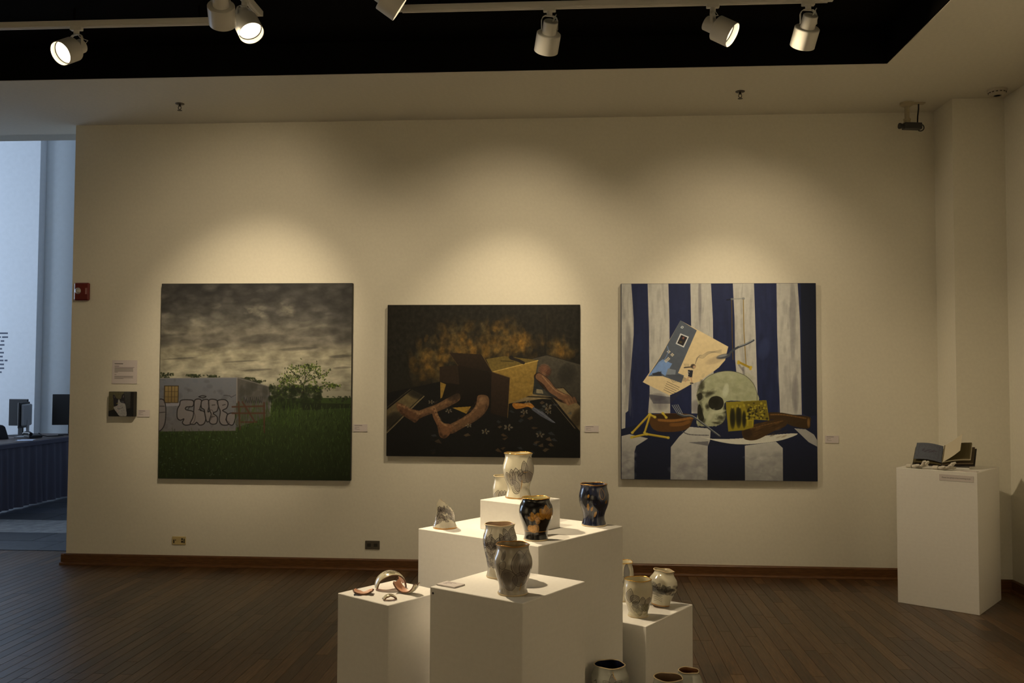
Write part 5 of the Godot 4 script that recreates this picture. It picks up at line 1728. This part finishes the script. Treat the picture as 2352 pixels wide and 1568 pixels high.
func broken_vase() -> void:
	var o := thing("broken_vase", "broken vase stump with a jagged peak, left on the widest plinth", "vase", Vector3(-0.155, 0.86, 3.13), 0.0)
	var prof := [[0, 51.0], [0.05, 53.0], [0.14, 48.0], [0.3, 43.0], [0.5, 46.0], [0.75, 56.0], [1.0, 60.0]]
	var rows := []
	var inner := []
	var seg := 60
	var r := RandomNumberGenerator.new()
	r.seed = 14
	var top := []
	for k in seg + 1:
		var a := TAU * k / seg - PI
		# highest a little left of the front, falling to both sides
		var d := absf(wrapf(a + 0.28, -PI, PI))
		var right := wrapf(a + 0.28, -PI, PI) > 0
		var t := 0.0
		if right:
			t = lerpf(0.98, 0.6, clampf(d / 1.15, 0, 1)) if d < 1.15 else lerpf(0.6, 0.3, clampf((d - 1.15) / 0.9, 0, 1))
		else:
			t = lerpf(0.98, 0.36, clampf(d / 0.75, 0, 1)) if d < 0.75 else lerpf(0.36, 0.28, clampf((d - 0.75) / 1.5, 0, 1))
		top.append(t + 0.02 * sin(k * 2.3) * (0.3 if d < 0.2 else 1.0))
	top[seg] = top[0]
	for j in 21:
		var f := j / 20.0
		var ro := PackedVector3Array()
		var ri := PackedVector3Array()
		for k in seg + 1:
			var a := TAU * k / seg - PI
			var t: float = f * top[k]
			var rad := prof_at(prof, t) * 0.001
			ro.append(Vector3(sin(a) * rad, t * 0.14, cos(a) * rad))
			ri.append(Vector3(sin(a) * (rad - 0.005), maxf(t * 0.14, 0.006), cos(a) * (rad - 0.005)))
		rows.append(ro)
		inner.append(ri)
	var st := start()
	grid(st, rows, true, false)
	obj("body", st, glaze("magnolia"), o)
	st = start()
	grid(st, inner, true, true)
	obj("interior", st, shared.clay, o)
	st = start()
	for k in seg:
		face(st, [rows[20][k], rows[20][k + 1], inner[20][k + 1], inner[20][k]], Vector3.UP)
	obj("broken_edge", st, shared.edge, o)
	st = start()
	lathe(st, Vector3.ZERO, [[0.0, 0.0], [0.049, 0.0], [0.0525, 0.002], [0.0532, 0.005], [0.0525, 0.008]], 40)
	obj("foot_ring", st, shared.bronze, o)

# ---------------------------------------------------------------- the book on its plinth
func build_book() -> void:
	var yaw := 37.3
	var pl := plinth("display_plinth", "white plinth with an open book in the right corner", 3.0, 0.65, 0.918, 0.512, 0.556, yaw)
	var turn := -deg_to_rad(yaw)
	var st := start()
	box(st, Vector3(0.128, 0.918 - 0.044, 0.2795), Vector3(0.21, 0.04, 0.003), 0.0004)
	var sign_ := obj("notice_plate", st, shared.board, pl, "white notice strip near the plinth's top edge")
	var tm := TextMesh.new()
	tm.text = "Please use gloves when touching book."
	var sf := SystemFont.new()
	sf.font_names = PackedStringArray(["Droid Sans"])
	tm.font = sf
	tm.font_size = 32
	tm.pixel_size = 0.00032
	tm.depth = 0.0004
	var t := MeshInstance3D.new()
	t.name = "notice_lettering"
	t.mesh = tm
	t.material_override = mat(c8(70, 62, 60), 0.7)
	sign_.add_child(t)
	t.position = Vector3(0.128, 0.918 - 0.044, 0.2813)
	# the book leans back on a small wedge
	var o := thing("open_book", "open artist's book with blue-grey pages leaning on the plinth", "book", Vector3(2.945, 0.918, 0.69), -deg_to_rad(28))
	var tilt := deg_to_rad(34)
	var e1 := Vector3.RIGHT
	var e2 := Vector3(0, sin(tilt), -cos(tilt))
	var nn := e1.cross(e2).normalized()     # up out of the page
	var q := func(u: float, v: float, w: float) -> Vector3:
		return Vector3(0, 0.012, 0.02) + e1 * u + e2 * v + nn * w
	st = start()
	face(st, [q.call(-0.17, 0.0, -0.004), q.call(0.17, 0.0, -0.004), q.call(0.17, 0.19, -0.004), q.call(-0.17, 0.19, -0.004)], -nn)
	for s in [-1.0, 1.0]:
		var p0: Vector3 = q.call(s * 0.17, 0.0, -0.004)
		var p1: Vector3 = q.call(s * 0.17, 0.19, -0.004)
		face(st, [p0, p1, Vector3(p1.x, 0.0, p1.z), Vector3(p0.x, 0.0, p0.z)], e1 * s)
	var a0: Vector3 = q.call(-0.17, 0.19, -0.004)
	var a1: Vector3 = q.call(0.17, 0.19, -0.004)
	face(st, [a0, a1, Vector3(a1.x, 0, a1.z), Vector3(a0.x, 0, a0.z)], Vector3.FORWARD)
	a0 = q.call(-0.17, 0.0, -0.004)
	a1 = q.call(0.17, 0.0, -0.004)
	face(st, [a0, a1, Vector3(a1.x, 0, a1.z), Vector3(a0.x, 0, a0.z)], Vector3.BACK)
	obj("support_wedge", st, shared.plinth, o)
	var slab := func(called: String, u0: float, u1: float, v0: float, v1: float, w0: float, w1: float, bow: float, m: Material, lift := 0.0) -> void:
		# a page block from u0 (spine side) to u1, thickness w0..w1, bowed, the outer edge lifted
		var s2 := start()
		var top := []
		var bot := []
		for j in 2:
			var rt := PackedVector3Array()
			var rb := PackedVector3Array()
			for i in 9:
				var f := i / 8.0
				var b := bow * sin(f * PI) + lift * f
				rt.append(q.call(lerpf(u0, u1, f), [v0, v1][j], w1 + b))
				rb.append(q.call(lerpf(u0, u1, f), [v0, v1][j], w0 + b))
			top.append(rt)
			bot.append(rb)
		grid(s2, top, false, u1 < u0)
		grid(s2, bot, false, u1 > u0)
		for j in 2:
			for i in 8:
				face(s2, [top[j][i], top[j][i + 1], bot[j][i + 1], bot[j][i]], e2 * (1 if j else -1))
		for i in [0, 8]:
			face(s2, [top[0][i], top[1][i], bot[1][i], bot[0][i]], e1 * (u1 - u0) * (1 if i else -1))
		obj(called, s2, m, o)
	var cover := mat(c8(52, 46, 42), 0.6)
	var brown := mat(c8(96, 82, 62), 0.7)
	var pagem := mat(c8(206, 196, 172), 0.75)
	var olive := mat(c8(92, 82, 50), 0.7)
	var cv := Canvas.new(300, 300, c8(86, 92, 106))
	cv.mottle(0.04, 8, 0.1)
	cv.line([40, 40, 262, 40, 262, 255, 40, 255], 5, c8(70, 66, 84), 0.6, true)
	for k in 5:
		cv.dab(90 + k * 30, 130 + (k % 2) * 22, 34, 14, 0.3 * k, c8(58, 50, 66), 0.5)
	cv.line(smooth_path([60, 180, 110, 150, 160, 175, 220, 140]), 4, c8(62, 52, 66), 0.6)
	var bluep := mat(Color.WHITE, 0.7)
	bluep.albedo_texture = cv.texture()
	slab.call("back_cover", 0.004, 0.205, -0.004, 0.188, 0.0, 0.004, 0.0, cover, 0.012)
	slab.call("front_cover", -0.004, -0.185, -0.004, 0.188, 0.0, 0.004, 0.0, cover, 0.004)
	slab.call("page_block", 0.004, 0.195, 0.002, 0.182, 0.006, 0.014, 0.004, brown, 0.02)
	slab.call("page_block", -0.004, -0.178, 0.002, 0.182, 0.006, 0.016, 0.006, olive, 0.012)
	slab.call("page_block", 0.004, 0.178, 0.004, 0.19, 0.02, 0.028, 0.008, olive, 0.032)
	slab.call("blue_page", -0.002, -0.172, 0.004, 0.186, 0.026, 0.028, 0.012, bluep, 0.022)
	slab.call("page_edge", 0.004, 0.182, 0.002, 0.184, 0.030, 0.0315, 0.008, pagem, 0.032)
	slab.call("olive_page", 0.004, 0.178, 0.006, 0.188, 0.0325, 0.034, 0.008, olive, 0.034)
	# one leaf standing half turned
	st = start()
	var rows := []
	for j in 2:
		var line := PackedVector3Array()
		for i in 9:
			var f := i / 8.0
			var ang := 0.62 + 0.12 * f
			line.append(q.call(0.002 + cos(ang) * 0.165 * f, [0.002, 0.19][j], 0.03 + sin(ang) * 0.165 * f))
		rows.append(line)
	grid(st, rows, false, false)
	var back := []
	for r in rows:
		var l2 := PackedVector3Array()
		for p in r:
			l2.append(p - nn * 0.0008)
		back.append(l2)
	grid(st, back, false, true)
	obj("turning_leaf", st, pagem, o, "pale cream leaf half turned")
	glove("white cotton glove in front of the book, at the left", Vector3(2.754, 0.918, 0.753), -0.62, 5)
	glove("white cotton glove in front of the book, at the right", Vector3(2.89, 0.918, 0.855), -0.75, 9)
	var card := thing("title_card", "thin card on the book plinth's front right edge", "card", Vector3(3.015, 0.918, 0.955), turn)
	st = start()
	box(st, Vector3(0, 0.0025, 0), Vector3(0.1, 0.004, 0.05), 0.0004)
	obj("mount_board", st, shared.board, card)

func glove(label: String, at: Vector3, turn: float, seed_: int) -> void:
	var o := thing("cotton_glove", label, "glove", at, turn, "cotton gloves beside the book")
	var r := RandomNumberGenerator.new()
	r.seed = seed_
	var cloth := mat(c8(214, 208, 196), 0.9)
	var st := start()
	ball(st, Vector3(0, 0.013, 0), Vector3(0.04, 0.0135, 0.032), 16)
	for k in 4:
		var a := -0.5 + k * 0.34
		var d := Vector3(cos(a), 0, sin(a))
		var up := r.randf_range(0.012, 0.05)
		tube(st, [Vector3(0, 0.014, 0) + d * 0.022, Vector3(0, 0.02, 0) + d * 0.045, Vector3(0, up, 0) + d * 0.062, Vector3(0, up + 0.004, 0) + d * 0.072, Vector3(0, up, 0) + d * 0.078], [0.010, 0.0105, 0.010, 0.0075, 0.002], 10)
	tube(st, [Vector3(-0.005, 0.014, 0.02), Vector3(0.012, 0.022, 0.044), Vector3(0.026, 0.026, 0.054), Vector3(0.032, 0.026, 0.058)], [0.011, 0.011, 0.009, 0.003], 10)
	obj("hand", st, cloth, o)
	st = start()
	lathe(st, Vector3(-0.045, 0.013, 0), [[0.012, 0.012], [0.014, 0.0], [0.0125, -0.022]], 18, Basis(Vector3(0, 1, 0), Vector3(1, 0, 0), Vector3(0, 0, -1) * 1.9))
	obj("cuff", st, cloth, o)

# ---------------------------------------------------------------- ceiling fittings
func build_small_fittings() -> void:
	var H := 3.594
	for s in [["sprinkler head in the soffit at the left", -2.574, 0.534], ["sprinkler head in the soffit at the right", 1.609, 0.592]]:
		var o := thing("sprinkler_head", s[0], "sprinkler", Vector3(s[1], H, s[2]), 0.0, "sprinklers in the soffit")
		var st := start()
		lathe(st, Vector3.ZERO, [[0.014, -0.007], [0.032, -0.004], [0.034, 0.0]], 24, Basis(), true)
		obj("escutcheon", st, mat(c8(96, 90, 84), 0.35, 0.6), o)
		st = start()
		cyl(st, Vector3(0, -0.005, 0), Vector3(0, -0.022, 0), 0.008, 0.009, 14)
		tube(st, [Vector3(-0.008, -0.02, 0), Vector3(-0.012, -0.034, 0), Vector3(0, -0.05, 0)], 0.0028, 8)
		tube(st, [Vector3(0.008, -0.02, 0), Vector3(0.012, -0.034, 0), Vector3(0, -0.05, 0)], 0.0028, 8)
		obj("frame_arms", st, mat(c8(70, 64, 58), 0.35, 0.7), o)
		st = start()
		cyl(st, Vector3(0, -0.05, 0), Vector3(0, -0.053, 0), 0.016, 0.018, 20)
		obj("deflector", st, mat(c8(84, 78, 70), 0.35, 0.7), o)
	# security camera on a ceiling stem
	var c := thing("security_camera", "dark security camera on a pale stem under the soffit", "camera", Vector3(2.902, H, 0.25))
	var pale := mat(c8(176, 166, 138), 0.5)
	var dark := mat(c8(52, 52, 54), 0.4)
	var st := start()
	lathe(st, Vector3.ZERO, [[0.022, -0.03], [0.03, -0.028], [0.05, -0.016], [0.05, 0.0]], 28, Basis(), true)
	span(st, Vector3(0.03, -0.012, -0.02), Vector3(0.13, -0.001, 0.02), 0.003)
	obj("ceiling_mount", st, pale, c)
	st = start()
	cyl(st, Vector3(0, -0.028, 0), Vector3(0, -0.125, 0), 0.020, 0.017, 20)
	obj("stem", st, pale, c)
	st = start()
	cyl(st, Vector3(0, -0.122, 0), Vector3(0, -0.134, 0), 0.026, 0.026, 20)
	cyl(st, Vector3(0, -0.134, 0), Vector3(0, -0.154, 0), 0.021, 0.028, 20)
	obj("swivel_joint", st, pale, c)
	st = start()
	box(st, Vector3(0.035, -0.178, 0), Vector3(0.135, 0.048, 0.055), 0.004, Basis(Vector3.UP, 0.15))
	obj("housing", st, dark, c)
	st = start()
	lathe(st, Vector3(-0.032, -0.178, 0.01), [[0.018, 0.0], [0.018, 0.02], [0.022, 0.021], [0.022, 0.032], [0.0, 0.03]], 22, Basis(Vector3.UP, Vector3(-0.989, 0, 0.149), Vector3.UP.cross(Vector3(-0.989, 0, 0.149))), true)
	obj("lens_barrel", st, shared.black_plastic, c)
	st = start()
	tube(st, [Vector3(0.085, -0.006, 0.0), Vector3(0.083, -0.05, 0.004), Vector3(0.078, -0.1, 0.0), Vector3(0.075, -0.156, 0.0)], 0.0055, 8)
	tube(st, arc(Vector3(0.1, -0.186, -0.01), Vector3.RIGHT, Vector3.UP, 0.026, -2.2, 2.2, 14), 0.0045, 8)
	obj("cable", st, shared.black_plastic, c)
	# smoke detector
	var d := thing("smoke_detector", "round white smoke detector on the soffit by the right wall", "detector", Vector3(3.43, H, 0.53))
	st = start()
	lathe(st, Vector3.ZERO, [[0.06, -0.018], [0.066, -0.014], [0.066, 0.0]], 36, Basis(), true)
	obj("base_ring", st, mat(c8(196, 188, 172), 0.5), d)
	st = start()
	lathe(st, Vector3.ZERO, [[0.0, -0.044], [0.048, -0.042], [0.056, -0.032], [0.058, -0.016]], 36)
	obj("cover", st, mat(c8(184, 176, 160), 0.5), d)
	st = start()
	for k in 14:
		var a := TAU * k / 14
		box(st, Vector3(sin(a) * 0.0575, -0.024, cos(a) * 0.0575), Vector3(0.012, 0.006, 0.004), 0.0, Basis(Vector3.UP, a))
	obj("vent_slots", st, mat(c8(70, 66, 60), 0.7), d)
